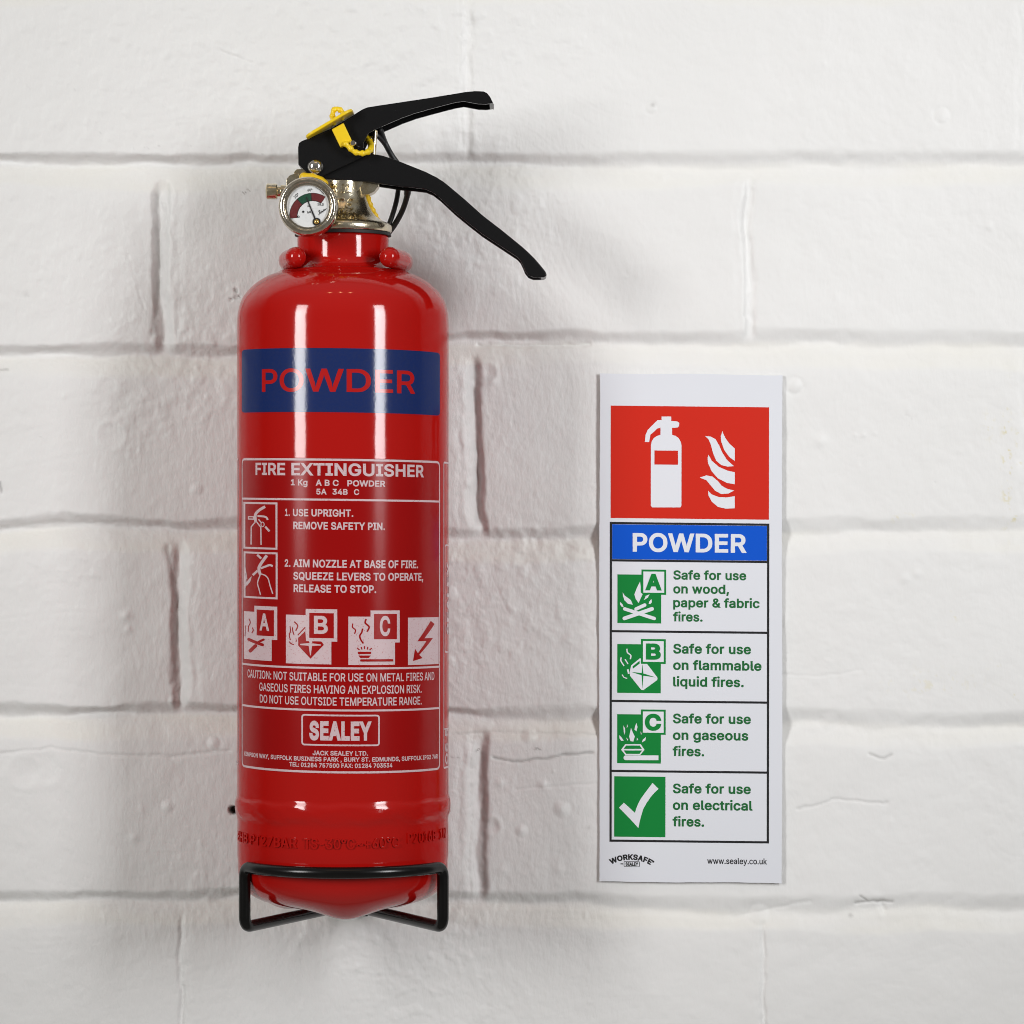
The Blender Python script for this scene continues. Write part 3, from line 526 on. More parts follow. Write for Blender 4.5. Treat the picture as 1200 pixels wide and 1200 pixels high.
w|567|129,-12 209,-13 275,220 284,290 303,182 358,-13 437,-12 562,390 470,392 418,204 397,88 395,138 326,392 243,392 193,216 170,84 166,142 97,392 7,392
y|389|96,-158 115,-157 144,-149 169,-133 188,-115 208,-82 381,366 385,392 296,391 214,167 194,84 175,166 93,391 0,390 149,-1 141,-27 124,-61 114,-71 98,-77 87,-77 51,-70 32,-147 62,-156
~|453|317,124 343,131 369,145 388,164 407,198 413,229 413,266 331,266 331,238 329,228 323,216 312,208 292,205 279,210 229,250 199,270 168,279 135,279 100,269 77,253 64,239 56,227 42,193 38,142 39,137 116,137 123,173 129,185 141,195 159,197 172,192 234,143 263,129 283,125
°|316|144,272 176,271 203,278 223,287 244,302 260,318 278,350 283,366 286,388 285,416 282,432 272,456 258,478 238,498 223,508 189,523 167,526 126,523 106,515 77,498 57,477 44,456 33,430 30,406 34,364 40,346 58,318 73,302 92,287 126,273
°|316|144,272 176,271 203,278 223,287 244,302 260,318 278,350 283,366 286,388 285,416 282,432 272,456 258,478 238,498 223,508 189,523 167,526 126,523 106,515 77,498 57,477 44,456 33,430 30,406 34,364 40,346 58,318 73,302 92,287 126,273;152,347 142,349 132,354 118,366 110,380 108,390 108,404 114,422 126,437 139,445 160,449 180,444 195,432 207,412 209,392 204,374 192,360 173,349
=====
 |187|
&|447|207,-32 233,-29 282,-16 318,1 325,6 353,-25 484,-23 398,87 408,103 423,141 431,182 434,248 325,249 323,201 319,185 256,261 274,275 321,320 342,359 346,373 349,395 348,423 340,454 318,488 295,510 274,523 244,534 223,538 170,537 155,534 121,521 104,509 81,488 61,456 53,432 50,409 53,362 72,317 99,280 68,254 45,230 25,202 17,184 12,166 9,143 10,110 20,71 40,38 58,17 79,0 115,-18 150,-28
&|447|207,-32 233,-29 282,-16 318,1 325,6 353,-25 484,-23 398,87 408,103 423,141 431,182 434,248 325,249 323,201 319,185 256,261 274,275 321,320 342,359 346,373 349,395 348,423 340,454 318,488 295,510 274,523 244,534 223,538 170,537 155,534 121,521 104,509 81,488 61,456 53,432 50,409 53,362 72,317 99,280 68,254 45,230 25,202 17,184 12,166 9,143 10,110 20,71 40,38 58,17 79,0 115,-18 150,-28;185,71 161,76 138,90 127,105 122,128 124,147 135,165 155,187 167,195 255,90 240,81 204,72
&|447|207,-32 233,-29 282,-16 318,1 325,6 353,-25 484,-23 398,87 408,103 423,141 431,182 434,248 325,249 323,201 319,185 256,261 274,275 321,320 342,359 346,373 349,395 348,423 340,454 318,488 295,510 274,523 244,534 223,538 170,537 155,534 121,521 104,509 81,488 61,456 53,432 50,409 53,362 72,317 99,280 68,254 45,230 25,202 17,184 12,166 9,143 10,110 20,71 40,38 58,17 79,0 115,-18 150,-28;185,71 161,76 138,90 127,105 122,128 124,147 135,165 155,187 167,195 255,90 240,81 204,72;186,346 166,376 162,391 162,406 167,419 175,429 193,435 212,435 223,431 233,421 237,408 236,394 233,386 216,367
+|453|173,10 279,10 281,147 417,147 414,251 280,252 280,389 173,388 172,251 35,251 38,147 172,146
,|188|103,-144 168,96 46,95 9,-142
-|453|89,164 362,163 362,268 90,269
.|188|78,-28 108,-29 136,-19 156,2 165,26 165,54 156,80 136,101 110,111 82,111 56,100 36,80 25,56 25,28 36,2 55,-18
0|453|257,-30 284,-24 310,-13 333,1 364,27 378,45 392,68 407,101 418,137 426,180 430,229 429,300 419,366 406,408 379,462 340,503 314,520 284,533 257,539 237,541 190,538 167,533 145,524 111,502 75,463 47,408 36,374 27,327 23,277 24,206 28,174 43,109 61,67 90,27 119,0 139,-12 167,-24 194,-30
0|453|257,-30 284,-24 310,-13 333,1 364,27 378,45 392,68 407,101 418,137 426,180 430,229 429,300 419,366 406,408 379,462 340,503 314,520 284,533 257,539 237,541 190,538 167,533 145,524 111,502 75,463 47,408 36,374 27,327 23,277 24,206 28,174 43,109 61,67 90,27 119,0 139,-12 167,-24 194,-30;217,75 194,82 182,91 161,115 150,140 140,179 135,219 134,272 141,336 153,376 167,402 188,424 214,434 231,435 242,433 265,423 284,405 300,378 313,329 318,289 319,237 315,193 306,148 301,133 286,106 269,90 258,82 241,76
1|453|51,-24 416,-24 414,80 301,80 300,534 190,534 61,438 62,311 187,401 187,80 52,80
2|453|39,-24 414,-24 414,82 196,76 286,162 354,242 382,282 395,310 400,326 406,362 405,396 395,434 370,476 340,506 314,521 276,536 232,541 196,539 162,532 128,517 102,498 79,476 64,454 53,432 42,390 40,337 148,337 154,386 165,408 178,422 196,431 210,434 228,435 252,431 270,421 287,406 293,388 295,360 289,338 280,320 264,298 39,58
3|453|200,-30 247,-31 276,-26 319,-12 357,14 380,38 401,70 411,96 418,130 417,172 404,216 380,254 361,272 342,286 302,306 272,312 395,448 396,534 45,534 45,427 236,426 132,310 132,223 223,222 242,219 261,213 278,202 295,182 303,160 304,136 298,116 293,106 282,94 264,83 239,77 203,75 174,82 152,96 146,102 138,116 127,157 16,157 23,100 29,80 51,42 81,11 103,-4 143,-22 168,-28
4|453|257,-24 367,-25 369,80 439,80 436,188 379,188 368,190 366,343 257,343 256,188 152,188 349,524 353,534 234,533 211,498 17,168 15,80 256,80
5|453|193,-31 250,-30 273,-26 319,-9 345,8 369,32 391,63 403,85 415,134 416,174 414,195 403,240 389,268 373,290 339,324 303,345 252,358 211,358 172,350 159,345 173,426 391,427 391,534 73,534 39,232 133,220 168,242 193,250 225,252 244,249 264,240 282,222 292,209 300,186 303,167 302,148 297,126 287,106 271,90 255,81 244,77 227,75 201,76 181,84 166,95 157,104 150,117 142,155 31,154 41,87 50,65 73,31 90,13 126,-10 148,-20
6|453|253,-31 280,-26 322,-8 344,6 365,26 390,60 402,86 411,116 414,158 413,186 406,218 397,242 379,274 350,302 328,317 312,325 288,333 261,338 221,340 340,490 353,534 239,534 125,368 80,298 65,270 56,248 42,198 39,148 44,110 59,68 76,39 108,6 147,-17 197,-30
6|453|253,-31 280,-26 322,-8 344,6 365,26 390,60 402,86 411,116 414,158 413,186 406,218 397,242 379,274 350,302 328,317 312,325 288,333 261,338 221,340 340,490 353,534 239,534 125,368 80,298 65,270 56,248 42,198 39,148 44,110 59,68 76,39 108,6 147,-17 197,-30;221,73 198,78 178,89 169,98 154,128 151,142 150,164 152,182 157,196 165,210 179,225 187,231 203,238 233,240 258,235 272,225 287,210 297,192 302,172 302,144 293,114 277,93 258,79 240,74
7|453|58,-24 181,-24 416,442 414,534 37,532 38,427 284,427
8|453|255,-31 298,-23 328,-12 361,8 388,34 410,66 421,92 426,128 424,160 418,186 409,208 391,238 368,259 356,268 364,275 384,300 394,318 402,340 407,380 403,416 395,440 372,476 349,500 320,519 296,530 278,535 234,541 178,536 155,530 135,521 96,495 83,482 68,462 58,442 49,416 45,372 50,340 59,316 74,291 95,268 83,259 67,242 50,220 36,192 30,170 27,146 28,110 34,84 41,68 54,46 75,24 103,-1 143,-20 190,-30
8|453|255,-31 298,-23 328,-12 361,8 388,34 410,66 421,92 426,128 424,160 418,186 409,208 391,238 368,259 356,268 364,275 384,300 394,318 402,340 407,380 403,416 395,440 372,476 349,500 320,519 296,530 278,535 234,541 178,536 155,530 135,521 96,495 83,482 68,462 58,442 49,416 45,372 50,340 59,316 74,291 95,268 83,259 67,242 50,220 36,192 30,170 27,146 28,110 34,84 41,68 54,46 75,24 103,-1 143,-20 190,-30;216,74 201,76 178,82 165,90 152,102 144,116 140,134 145,166 149,174 164,190 176,199 194,206 209,209 232,210 249,208 272,201 280,196 306,168 312,144 311,128 307,114 302,104 283,88 265,79 245,75
8|453|255,-31 298,-23 328,-12 361,8 388,34 410,66 421,92 426,128 424,160 418,186 409,208 391,238 368,259 356,268 364,275 384,300 394,318 402,340 407,380 403,416 395,440 372,476 349,500 320,519 296,530 278,535 234,541 178,536 155,530 135,521 96,495 83,482 68,462 58,442 49,416 45,372 50,340 59,316 74,291 95,268 83,259 67,242 50,220 36,192 30,170 27,146 28,110 34,84 41,68 54,46 75,24 103,-1 143,-20 190,-30;216,74 201,76 178,82 165,90 152,102 144,116 140,134 145,166 149,174 164,190 176,199 194,206 209,209 232,210 249,208 272,201 280,196 306,168 312,144 311,128 307,114 302,104 283,88 265,79 245,75;211,315 183,325 174,332 166,344 160,358 158,370 159,388 162,400 170,413 181,424 203,433 228,435 255,431 271,423 286,407 291,398 294,380 292,356 284,341 268,325 243,316
9|453|85,-24 213,-25 356,184 389,244 405,284 413,322 413,376 408,402 392,442 371,474 345,502 314,520 280,534 223,541 198,539 153,528 108,502 85,480 74,468 51,426 44,402 39,366 40,322 43,302 50,278 61,256 74,236 93,215 120,194 147,181 176,173 203,170 234,170
9|453|85,-24 213,-25 356,184 389,244 405,284 413,322 413,376 408,402 392,442 371,474 345,502 314,520 280,534 223,541 198,539 153,528 108,502 85,480 74,468 51,426 44,402 39,366 40,322 43,302 50,278 61,256 74,236 93,215 120,194 147,181 176,173 203,170 234,170;220,268 204,271 187,278 179,284 164,300 159,308 153,326 150,358 153,376 159,394 165,404 179,419 187,425 205,433 232,435 247,433 266,425 285,406 295,390 301,372 302,338 294,310 277,287 258,274 237,269
:|188|78,-28 108,-29 136,-19 156,2 165,26 165,54 156,80 136,101 110,111 82,111 56,100 36,80 25,56 25,28 36,2 55,-18
:|188|78,-28 108,-29 136,-19 156,2 165,26 165,54 156,80 136,101 110,111 82,111 56,100 36,80 25,56 25,28 36,2 55,-18;84,248 114,248 136,257 154,275 163,294 166,310 163,340 153,360 124,383 94,387 66,381 50,372 36,357 25,332 25,304 37,276 56,257 72,249
A|479|-18,-25 104,-23 150,111 155,117 326,117 376,-23 497,-25 293,534 184,534
A|479|-18,-25 104,-23 150,111 155,117 326,117 376,-23 497,-25 293,534 184,534;192,225 222,315 238,413 240,361 287,225
B|456|35,-24 264,-25 306,-21 336,-13 374,6 398,26 410,38 422,54 432,74 437,90 443,124 442,160 433,198 415,232 392,255 374,268 400,293 409,308 417,326 423,364 420,410 405,450 390,474 370,494 342,513 316,524 272,533 35,532
B|456|35,-24 264,-25 306,-21 336,-13 374,6 398,26 410,38 422,54 432,74 437,90 443,124 442,160 433,198 415,232 392,255 374,268 400,293 409,308 417,326 423,364 420,410 405,450 390,474 370,494 342,513 316,524 272,533 35,532;152,82 152,206 256,206 274,204 288,199 305,188 316,179 324,166 330,146 329,122 321,108 310,97 302,91 270,83
B|456|35,-24 264,-25 306,-21 336,-13 374,6 398,26 410,38 422,54 432,74 437,90 443,124 442,160 433,198 415,232 392,255 374,268 400,293 409,308 417,326 423,364 420,410 405,450 390,474 370,494 342,513 316,524 272,533 35,532;152,82 152,206 256,206 274,204 288,199 305,188 316,179 324,166 330,146 329,122 321,108 310,97 302,91 270,83;152,310 152,427 256,426 278,422 286,418 303,402 307,394 311,374 309,354 304,342 284,322 266,314 244,310
C|510|301,-30 344,-21 364,-14 386,-3 419,18 446,44 479,93 506,185 389,185 376,141 367,127 350,107 334,95 318,87 300,81 281,78 246,79 205,92 185,105 177,113 152,146 138,179 130,220 128,261 135,315 146,350 158,373 180,399 213,421 246,429 275,431 302,427 334,414 356,395 370,379 376,368 390,323 503,323 494,372 486,396 470,430 445,464 420,489 386,512 364,523 313,537 278,541 230,539 199,533 169,523 136,506 100,476 64,434 49,408 34,374 22,327 17,297 15,268 17,210 23,174 30,147 49,99 82,50 109,22 137,3 167,-13 203,-25 230,-30
D|502|35,-24 234,-25 262,-23 300,-16 330,-7 376,17 404,40 439,80 462,120 470,140 480,176 487,240 485,300 481,328 468,374 459,396 439,432 406,469 366,500 328,518 300,526 266,532 238,534 35,532
D|502|35,-24 234,-25 262,-23 300,-16 330,-7 376,17 404,40 439,80 462,120 470,140 480,176 487,240 485,300 481,328 468,374 459,396 439,432 406,469 366,500 328,518 300,526 266,532 238,534 35,532;152,82 150,426 242,426 270,422 290,415 319,398 346,369 361,340 370,306 374,270 373,224 365,180 354,154 342,135 322,114 306,103 286,93 268,87 246,83
E|418|35,-24 400,-24 400,82 150,82 152,204 380,204 380,311 152,311 150,426 396,427 396,534 35,532
F|410|35,-24 150,-24 152,196 371,196 370,303 150,304 150,427 394,427 392,534 35,532
G|520|303,-30 336,-24 390,-3 430,26 456,52 473,77 487,105 497,142 503,189 502,281 259,281 259,174 386,174 386,164 378,142 367,122 350,106 335,94 306,82 278,78 248,79 213,88 200,95 181,109 158,137 143,165 132,207 128,251 133,305 138,328 146,350 160,375 181,400 209,419 244,429 271,431 297,428 334,413 349,399 368,377 379,356 391,324 506,325 491,386 482,410 449,459 420,487 386,511 352,527 307,538 278,541 228,539 197,533 167,523 132,503 107,484 82,458 65,437 48,408 34,374 22,333 15,269 17,208 22,174 28,152 48,101 65,72 84,47 107,25 132,6 169,-14 205,-25 230,-30
H|517|35,-24 150,-24 150,207 366,207 367,-24 482,-24 480,534 367,534 367,314 152,314 150,534 35,532
I|300|6,-24 294,-24 292,82 208,82 208,427 292,428 292,534 6,532 8,428 93,427 93,82 8,82
J|396|172,-31 214,-30 255,-21 285,-7 307,11 333,39 351,75 359,106 361,132 361,534 247,534 247,142 242,111 231,93 216,82 200,76 169,76 161,78 143,88 132,102 124,125 123,198 7,198 10,114 20,71 38,38 54,19 86,-7 116,-21 149,-29
K|467|497,-26 275,287 492,528 354,533 158,323 140,287 150,534 36,532 35,-24 150,-24 150,157 196,204 358,-23 384,-25
L|393|35,-24 386,-25 386,82 150,84 150,534 35,534
M|628|35,-24 147,-25 124,404 147,278 269,-25 354,-25 371,4 479,278 502,404 479,-25 593,-24 592,534 459,534 327,194 314,116 302,194 169,534 35,532
N|523|35,-24 150,-25 150,310 130,394 178,280 372,-24 488,-24 486,534 374,534 374,182 150,533 35,532
O|533|303,-30 338,-23 372,-10 396,3 418,19 450,50 468,72 487,103 500,133 509,165 517,220 517,283 511,334 502,368 487,404 468,437 452,456 421,487 387,511 364,523 332,533 303,539 280,541 230,539 199,533 169,523 136,506 101,477 86,462 61,428 47,404 34,374 22,327 17,297 15,268 17,210 23,174 30,147 49,99 66,72 86,46 107,24 123,12 167,-13 203,-25 230,-30
O|533|303,-30 338,-23 372,-10 396,3 418,19 450,50 468,72 487,103 500,133 509,165 517,220 517,283 511,334 502,368 487,404 468,437 452,456 421,487 387,511 364,523 332,533 303,539 280,541 230,539 199,533 169,523 136,506 101,477 86,462 61,428 47,404 34,374 22,327 17,297 15,268 17,210 23,174 30,147 49,99 66,72 86,46 107,24 123,12 167,-13 203,-25 230,-30;255,78 228,83 213,88 200,95 183,108 159,135 147,155 133,198 129,232 128,261 133,306 143,342 153,363 171,389 193,408 213,421 239,428 270,431 299,427 318,421 345,405 368,383 385,356 396,328 404,288 405,237 401,201 393,170 380,145 359,116 338,98 318,88 286,79
P|444|35,-24 150,-24 152,161 252,161 298,167 336,181 367,200 397,230 412,252 428,294 433,328 434,356 429,396 415,436 397,464 364,497 320,521 302,526 258,533 35,532
P|444|35,-24 150,-24 152,161 252,161 298,167 336,181 367,200 397,230 412,252 428,294 433,328 434,356 429,396 415,436 397,464 364,497 320,521 302,526 258,533 35,532;152,267 152,427 254,426 286,417 302,404 312,388 318,372 319,332 308,300 296,286 284,277 278,274 252,268
Q|533|388,-72 515,-72 437,36 454,54 485,100 500,134 511,174 517,222 517,286 511,334 500,374 486,406 471,432 451,458 422,487 401,504 364,523 314,537 279,541 230,539 199,533 169,523 133,504 107,484 87,462 58,424 45,400 34,374 22,328 17,298 15,268 17,210 23,174 34,134 49,100 66,72 86,46 107,24 137,3 169,-14 199,-24 240,-31 279,-32 303,-30 348,-19
Q|533|388,-72 515,-72 437,36 454,54 485,100 500,134 511,174 517,222 517,286 511,334 500,374 486,406 471,432 451,458 422,487 401,504 364,523 314,537 279,541 230,539 199,533 169,523 133,504 107,484 87,462 58,424 45,400 34,374 22,328 17,298 15,268 17,210 23,174 34,134 49,100 66,72 86,46 107,24 137,3 169,-14 199,-24 240,-31 279,-32 303,-30 348,-19;255,78 231,82 213,88 200,95 183,108 159,136 147,156 133,198 129,232 128,262 133,306 143,342 153,364 171,390 193,408 213,421 239,428 270,431 299,427 318,421 345,406 368,384 385,356 396,328 404,288 405,238 401,202 387,158 368,128 323,184 198,182 276,78
R|449|470,-26 349,196 378,216 400,240 418,270 430,304 434,338 433,380 430,400 422,427 401,465 380,487 348,510 292,529 256,533 36,533 35,-24 150,-24 150,173 230,173 336,-23 358,-25
R|449|470,-26 349,196 378,216 400,240 418,270 430,304 434,338 433,380 430,400 422,427 401,465 380,487 348,510 292,529 256,533 36,533 35,-24 150,-24 150,173 230,173 336,-23 358,-25;152,281 152,427 238,427 260,425 286,418 306,401 316,384 319,367 320,345 318,328 313,314 299,297 284,289 250,280
S|446|204,-32 258,-33 284,-29 310,-22 358,0 373,12 396,34 417,66 428,96 433,124 431,172 421,202 401,233 375,258 320,288 274,303 223,315 178,331 154,346 143,360 141,370 141,384 143,394 152,408 159,414 178,426 194,431 230,434 267,427 280,422 293,412 305,398 310,388 318,353 428,354 424,404 410,444 396,465 367,496 322,523 280,536 236,541 182,537 143,528 105,510 77,488 52,458 40,438 33,418 27,384 30,340 38,314 50,292 64,276 93,251 117,237 171,216 234,200 284,183 308,168 316,158 320,148 320,130 313,114 299,96 275,82 243,75 206,75 174,82 147,98 139,108 134,118 124,162 8,162 19,98 29,70 43,45 73,13 95,-3 131,-20 172,-30
T|448|168,-24 282,-24 282,427 440,427 440,534 7,532 8,427 168,427
U|517|223,-32 294,-32 342,-21 376,-7 415,20 437,42 455,68 468,94 477,122 482,158 480,534 368,534 368,170 365,150 361,138 348,114 327,94 308,85 294,80 268,77 232,79 198,90 184,99 168,117 156,138 152,150 149,170 149,534 35,532 35,164 40,124 49,94 78,43 102,21 120,6 142,-7 172,-20
V|479|187,-24 296,-25 484,492 493,534 377,534 266,214 242,94 212,224 102,534 -18,533
W|686|136,-24 249,-24 340,306 342,322 436,-24 549,-25 702,532 584,534 488,162 484,214 399,534 287,534 192,176 193,116 189,198 101,534 -16,534
X|474|-29,-25 106,-23 199,110 237,168 274,111 369,-23 502,-25 307,262 492,533 361,533 249,372 238,354 213,393 117,533 -17,533 169,260
Y|472|179,-24 293,-24 294,202 465,476 492,528 494,534 367,534 236,319 105,534 -19,533 -26,532 178,200
Z|438|17,-24 424,-24 424,82 165,82 203,132 421,452 422,484 420,534 15,532 16,427 272,426 18,56
a|389|159,-34 194,-31 232,-19 259,-2 253,-25 362,-25 362,263 354,312 336,349 310,373 286,391 244,404 202,409 172,409 144,405 100,390 75,374 46,348 26,320 7,275 112,244 128,274 138,285 150,295 174,304 194,306 216,305 233,297 242,290 248,278 251,256 236,252 180,246 120,236 82,224 52,208 36,193 22,176 13,156 6,127 6,86 15,51 32,22 64,-9 86,-19 120,-30
a|389|159,-34 194,-31 232,-19 259,-2 253,-25 362,-25 362,263 354,312 336,349 310,373 286,391 244,404 202,409 172,409 144,405 100,390 75,374 46,348 26,320 7,275 112,244 128,274 138,285 150,295 174,304 194,306 216,305 233,297 242,290 248,278 251,256 236,252 180,246 120,236 82,224 52,208 36,193 22,176 13,156 6,127 6,86 15,51 32,22 64,-9 86,-19 120,-30;164,70 140,75 122,87 117,99 119,116 124,123 146,137 180,144 258,155 250,150 250,129 246,113 238,99 226,87 206,76 186,71
b|424|216,-33 256,-32 276,-28 308,-16 344,8 366,29 381,51 394,75 405,105 414,154 414,223 404,276 391,308 381,326 366,346 329,381 300,396 256,408 206,409 178,403 164,398 128,374 139,533 28,534 28,-25 137,-25 132,2 152,-14 170,-23 192,-30
b|424|216,-33 256,-32 276,-28 308,-16 344,8 366,29 381,51 394,75 405,105 414,154 414,223 404,276 391,308 381,326 366,346 329,381 300,396 256,408 206,409 178,403 164,398 128,374 139,533 28,534 28,-25 137,-25 132,2 152,-14 170,-23 192,-30;212,72 194,75 171,89 160,101 150,119 141,149 138,168 138,210 148,254 166,282 176,292 186,298 206,304 226,305 244,302 256,297 266,291 282,273 293,252 298,236 302,211 303,179 297,138 288,114 276,97 248,76 236,73
c|396|189,-32 226,-33 266,-26 292,-16 322,2 334,11 360,38 379,72 393,118 382,123 290,146 271,102 256,86 236,76 204,71 180,75 165,82 150,95 133,122 127,138 122,166 121,198 124,222 127,238 137,262 151,282 166,294 182,302 200,305 234,301 254,291 270,274 292,233 392,262 381,300 369,324 350,350 332,367 308,384 284,396 262,403 230,409 178,408 150,402 118,390 80,364 48,328 30,296 18,262 10,212 10,164 18,114 30,80 48,48 80,12 104,-6 130,-19 154,-27
d|424|205,-33 232,-30 268,-16 294,2 289,-25 397,-25 396,534 286,533 284,383 260,398 246,403 217,409 168,408 123,396 96,380 59,346 44,326 30,300 23,282 14,250 10,223 9,172 14,127 32,73 60,28 79,8 94,-4 121,-19 145,-27 168,-32
d|424|205,-33 232,-30 268,-16 294,2 289,-25 397,-25 396,534 286,533 284,383 260,398 246,403 217,409 168,408 123,396 96,380 59,346 44,326 30,300 23,282 14,250 10,223 9,172 14,127 32,73 60,28 79,8 94,-4 121,-19 145,-27 168,-32;195,72 178,75 165,82 138,110 125,148 122,166 121,201 127,239 137,264 148,279 170,298 189,304 211,305 228,302 241,297 253,287 270,268 277,254 284,227 287,179 282,140 272,113 263,99 248,85 235,78 218,73
e|404|224,-33 254,-30 286,-22 310,-11 342,10 364,34 383,65 394,106 388,110 294,134 274,98 254,79 238,74 208,71 184,74 162,83 145,99 133,115 126,134 125,143 396,144 396,209 393,245 380,294 363,328 344,352 306,383 260,403 228,409 176,408 152,403 118,390 84,367 50,331 30,296 15,252 10,219 10,154 15,125 24,93 48,48 80,12 104,-6 130,-18 160,-28 180,-32
e|404|224,-33 254,-30 286,-22 310,-11 342,10 364,34 383,65 394,106 388,110 294,134 274,98 254,79 238,74 208,71 184,74 162,83 145,99 133,115 126,134 125,143 396,144 396,209 393,245 380,294 363,328 344,352 306,383 260,403 228,409 176,408 152,403 118,390 84,367 50,331 30,296 15,252 10,219 10,154 15,125 24,93 48,48 80,12 104,-6 130,-18 160,-28 180,-32;126,246 129,254 144,278 159,291 172,300 198,305 228,303 248,293 264,277 273,263 280,246
f|253|56,-24 167,-24 167,302 253,302 253,404 167,405 167,430 173,442 192,449 206,448 244,438 274,538 228,552 198,555 162,553 142,549 112,535 96,524 75,502 59,466 56,442 56,405 -19,404 -19,302 56,302
g|425|209,-176 255,-172 300,-160 338,-138 370,-107 385,-81 391,-63 397,-22 396,404 288,403 287,382 270,393 244,404 219,409 181,409 157,406 123,396 96,380 61,349 38,316 20,274 13,245 9,208 10,158 14,129 33,77 58,40 77,21 113,-2 147,-15 168,-19 215,-20 242,-15 276,-1 293,13 286,-24 279,-42 258,-62 243,-68 228,-71 191,-72 174,-69 161,-64 142,-52 104,-11 19,-61 44,-108 57,-121 91,-149 131,-166 164,-173
g|425|209,-176 255,-172 300,-160 338,-138 370,-107 385,-81 391,-63 397,-22 396,404 288,403 287,382 270,393 244,404 219,409 181,409 157,406 123,396 96,380 61,349 38,316 20,274 13,245 9,208 10,158 14,129 33,77 58,40 77,21 113,-2 147,-15 168,-19 215,-20 242,-15 276,-1 293,13 286,-24 279,-42 258,-62 243,-68 228,-71 191,-72 174,-69 161,-64 142,-52 104,-11 19,-61 44,-108 57,-121 91,-149 131,-166 164,-173;195,84 182,86 166,92 154,100 143,112 134,127 126,146 122,170 121,203 123,222 130,248 138,267 148,280 160,292 169,298 190,304 213,305 240,298 254,288 267,273 277,254 285,225 287,213 287,171 278,132 265,110 255,100 244,92 231,87
i|166|28,-24 139,-25 139,404 28,404
i|166|28,-24 139,-25 139,404 28,404;74,420 96,419 121,427 141,446 151,470 151,500 137,524 113,543 89,549 56,545 35,530 20,508 16,488 18,466 30,444 47,426
k|380|28,-24 139,-24 139,128 150,140 282,-25 419,-24 236,214 403,396 274,404 140,268 139,534 28,534
l|189|124,-27 165,-26 210,-16 189,80 141,77 139,84 139,534 28,534 29,60 34,37 43,19 61,-3 73,-12 91,-21
m|610|28,-24 139,-24 139,250 148,278 152,284 169,298 184,304 206,305 219,303 232,296 241,288 248,270 249,-24 358,-25 360,252 362,264 367,278 382,296 404,305 422,305 442,301 456,294 467,280 470,268 471,-24 580,-25 581,282 578,304 572,322 552,358 525,385 492,402 459,410 416,410 373,400 352,389 319,362 288,393 266,404 243,410 197,410 165,401 131,380 137,403 29,404
n|410|28,-24 139,-24 139,242 147,270 160,287 182,299 206,304 226,303 238,299 251,290 263,276 270,254 271,-24 382,-24 381,270 376,298 364,332 352,353 325,380 288,400 252,407 214,409 186,405 162,397 132,378 137,403 28,402
o|415|189,-33 237,-32 258,-28 286,-18 314,-5 329,8 359,38 380,69 395,105 405,154 406,205 401,249 391,282 368,326 342,355 314,381 286,395 237,408 192,409 149,402 117,390 80,364 48,329 31,298 20,270 11,221 9,178 15,127 24,93 48,48 64,27 79,12 103,-6 127,-18 157,-28
o|415|189,-33 237,-32 258,-28 286,-18 314,-5 329,8 359,38 380,69 395,105 405,154 406,205 401,249 391,282 368,326 342,355 314,381 286,395 237,408 192,409 149,402 117,390 80,364 48,329 31,298 20,270 11,221 9,178 15,127 24,93 48,48 64,27 79,12 103,-6 127,-18 157,-28;201,71 182,74 168,80 160,86 140,109 131,125 125,146 122,166 121,197 124,220 131,248 136,260 151,281 165,294 179,301 191,304 214,305 233,302 244,298 260,286 272,273 281,256 289,233 293,207 294,176 292,156 284,125 265,95 246,80 238,76 218,72
p|424|139,-168 130,4 148,-11 168,-22 190,-29 210,-32 254,-32 302,-19 328,-5 340,4 368,32 394,75 403,99 410,128 415,172 414,223 404,276 389,312 367,345 328,381 302,395 256,408 204,409 180,403 158,395 138,381 137,405 28,402 28,-166
p|424|139,-168 130,4 148,-11 168,-22 190,-29 210,-32 254,-32 302,-19 328,-5 340,4 368,32 394,75 403,99 410,128 415,172 414,223 404,276 389,312 367,345 328,381 302,395 256,408 204,409 180,403 158,395 138,381 137,405 28,402 28,-166;208,73 188,78 170,90 160,101 148,123 138,168 138,211 148,254 162,278 176,293 184,297 208,305 228,305 244,301 260,294 281,275 293,252 298,236 302,211 303,179 297,138 288,114 278,99 256,80 250,77 234,73
q|424|397,-168 397,403 289,404 295,374 277,388 253,400 219,409 166,408 122,395 98,382 80,368 57,344 31,303 14,251 9,206 10,155 20,106 30,78 45,50 65,23 82,6 96,-5 128,-21 169,-32 214,-32 234,-29 252,-23 284,-5 286,-166
q|424|397,-168 397,403 289,404 295,374 277,388 253,400 219,409 166,408 122,395 98,382 80,368 57,344 31,303 14,251 9,206 10,155 20,106 30,78 45,50 65,23 82,6 96,-5 128,-21 169,-32 214,-32 234,-29 252,-23 284,-5 286,-166;192,73 180,75 167,81 160,86 138,110 126,142 122,167 122,213 128,242 137,264 147,278 169,297 191,305 213,305 240,297 250,290 271,267 277,255 284,227 287,179 282,140 273,116 263,99 249,86 237,79 217,73
r|259|28,-24 139,-24 139,248 148,270 158,284 172,294 186,299 202,301 266,295 266,409 192,409 160,400 132,382 136,404 28,402
s|365|167,-33 210,-32 233,-29 271,-17 306,4 324,22 343,47 353,76 356,97 355,129 348,152 336,175 309,201 283,219 257,228 176,247 154,255 137,265 134,282 148,298 169,306 182,308 201,307 220,301 232,291 241,277 252,248 355,272 337,326 318,356 297,377 281,388 251,401 212,409 163,409 127,402 86,384 71,373 42,344 26,310 22,284 23,249 29,227 48,197 71,175 100,160 122,151 205,132 226,125 236,119 242,110 243,103 239,92 235,86 225,79 197,71 167,71 140,80 127,91 109,136 5,112 20,55 44,20 69,-3 104,-21 118,-26
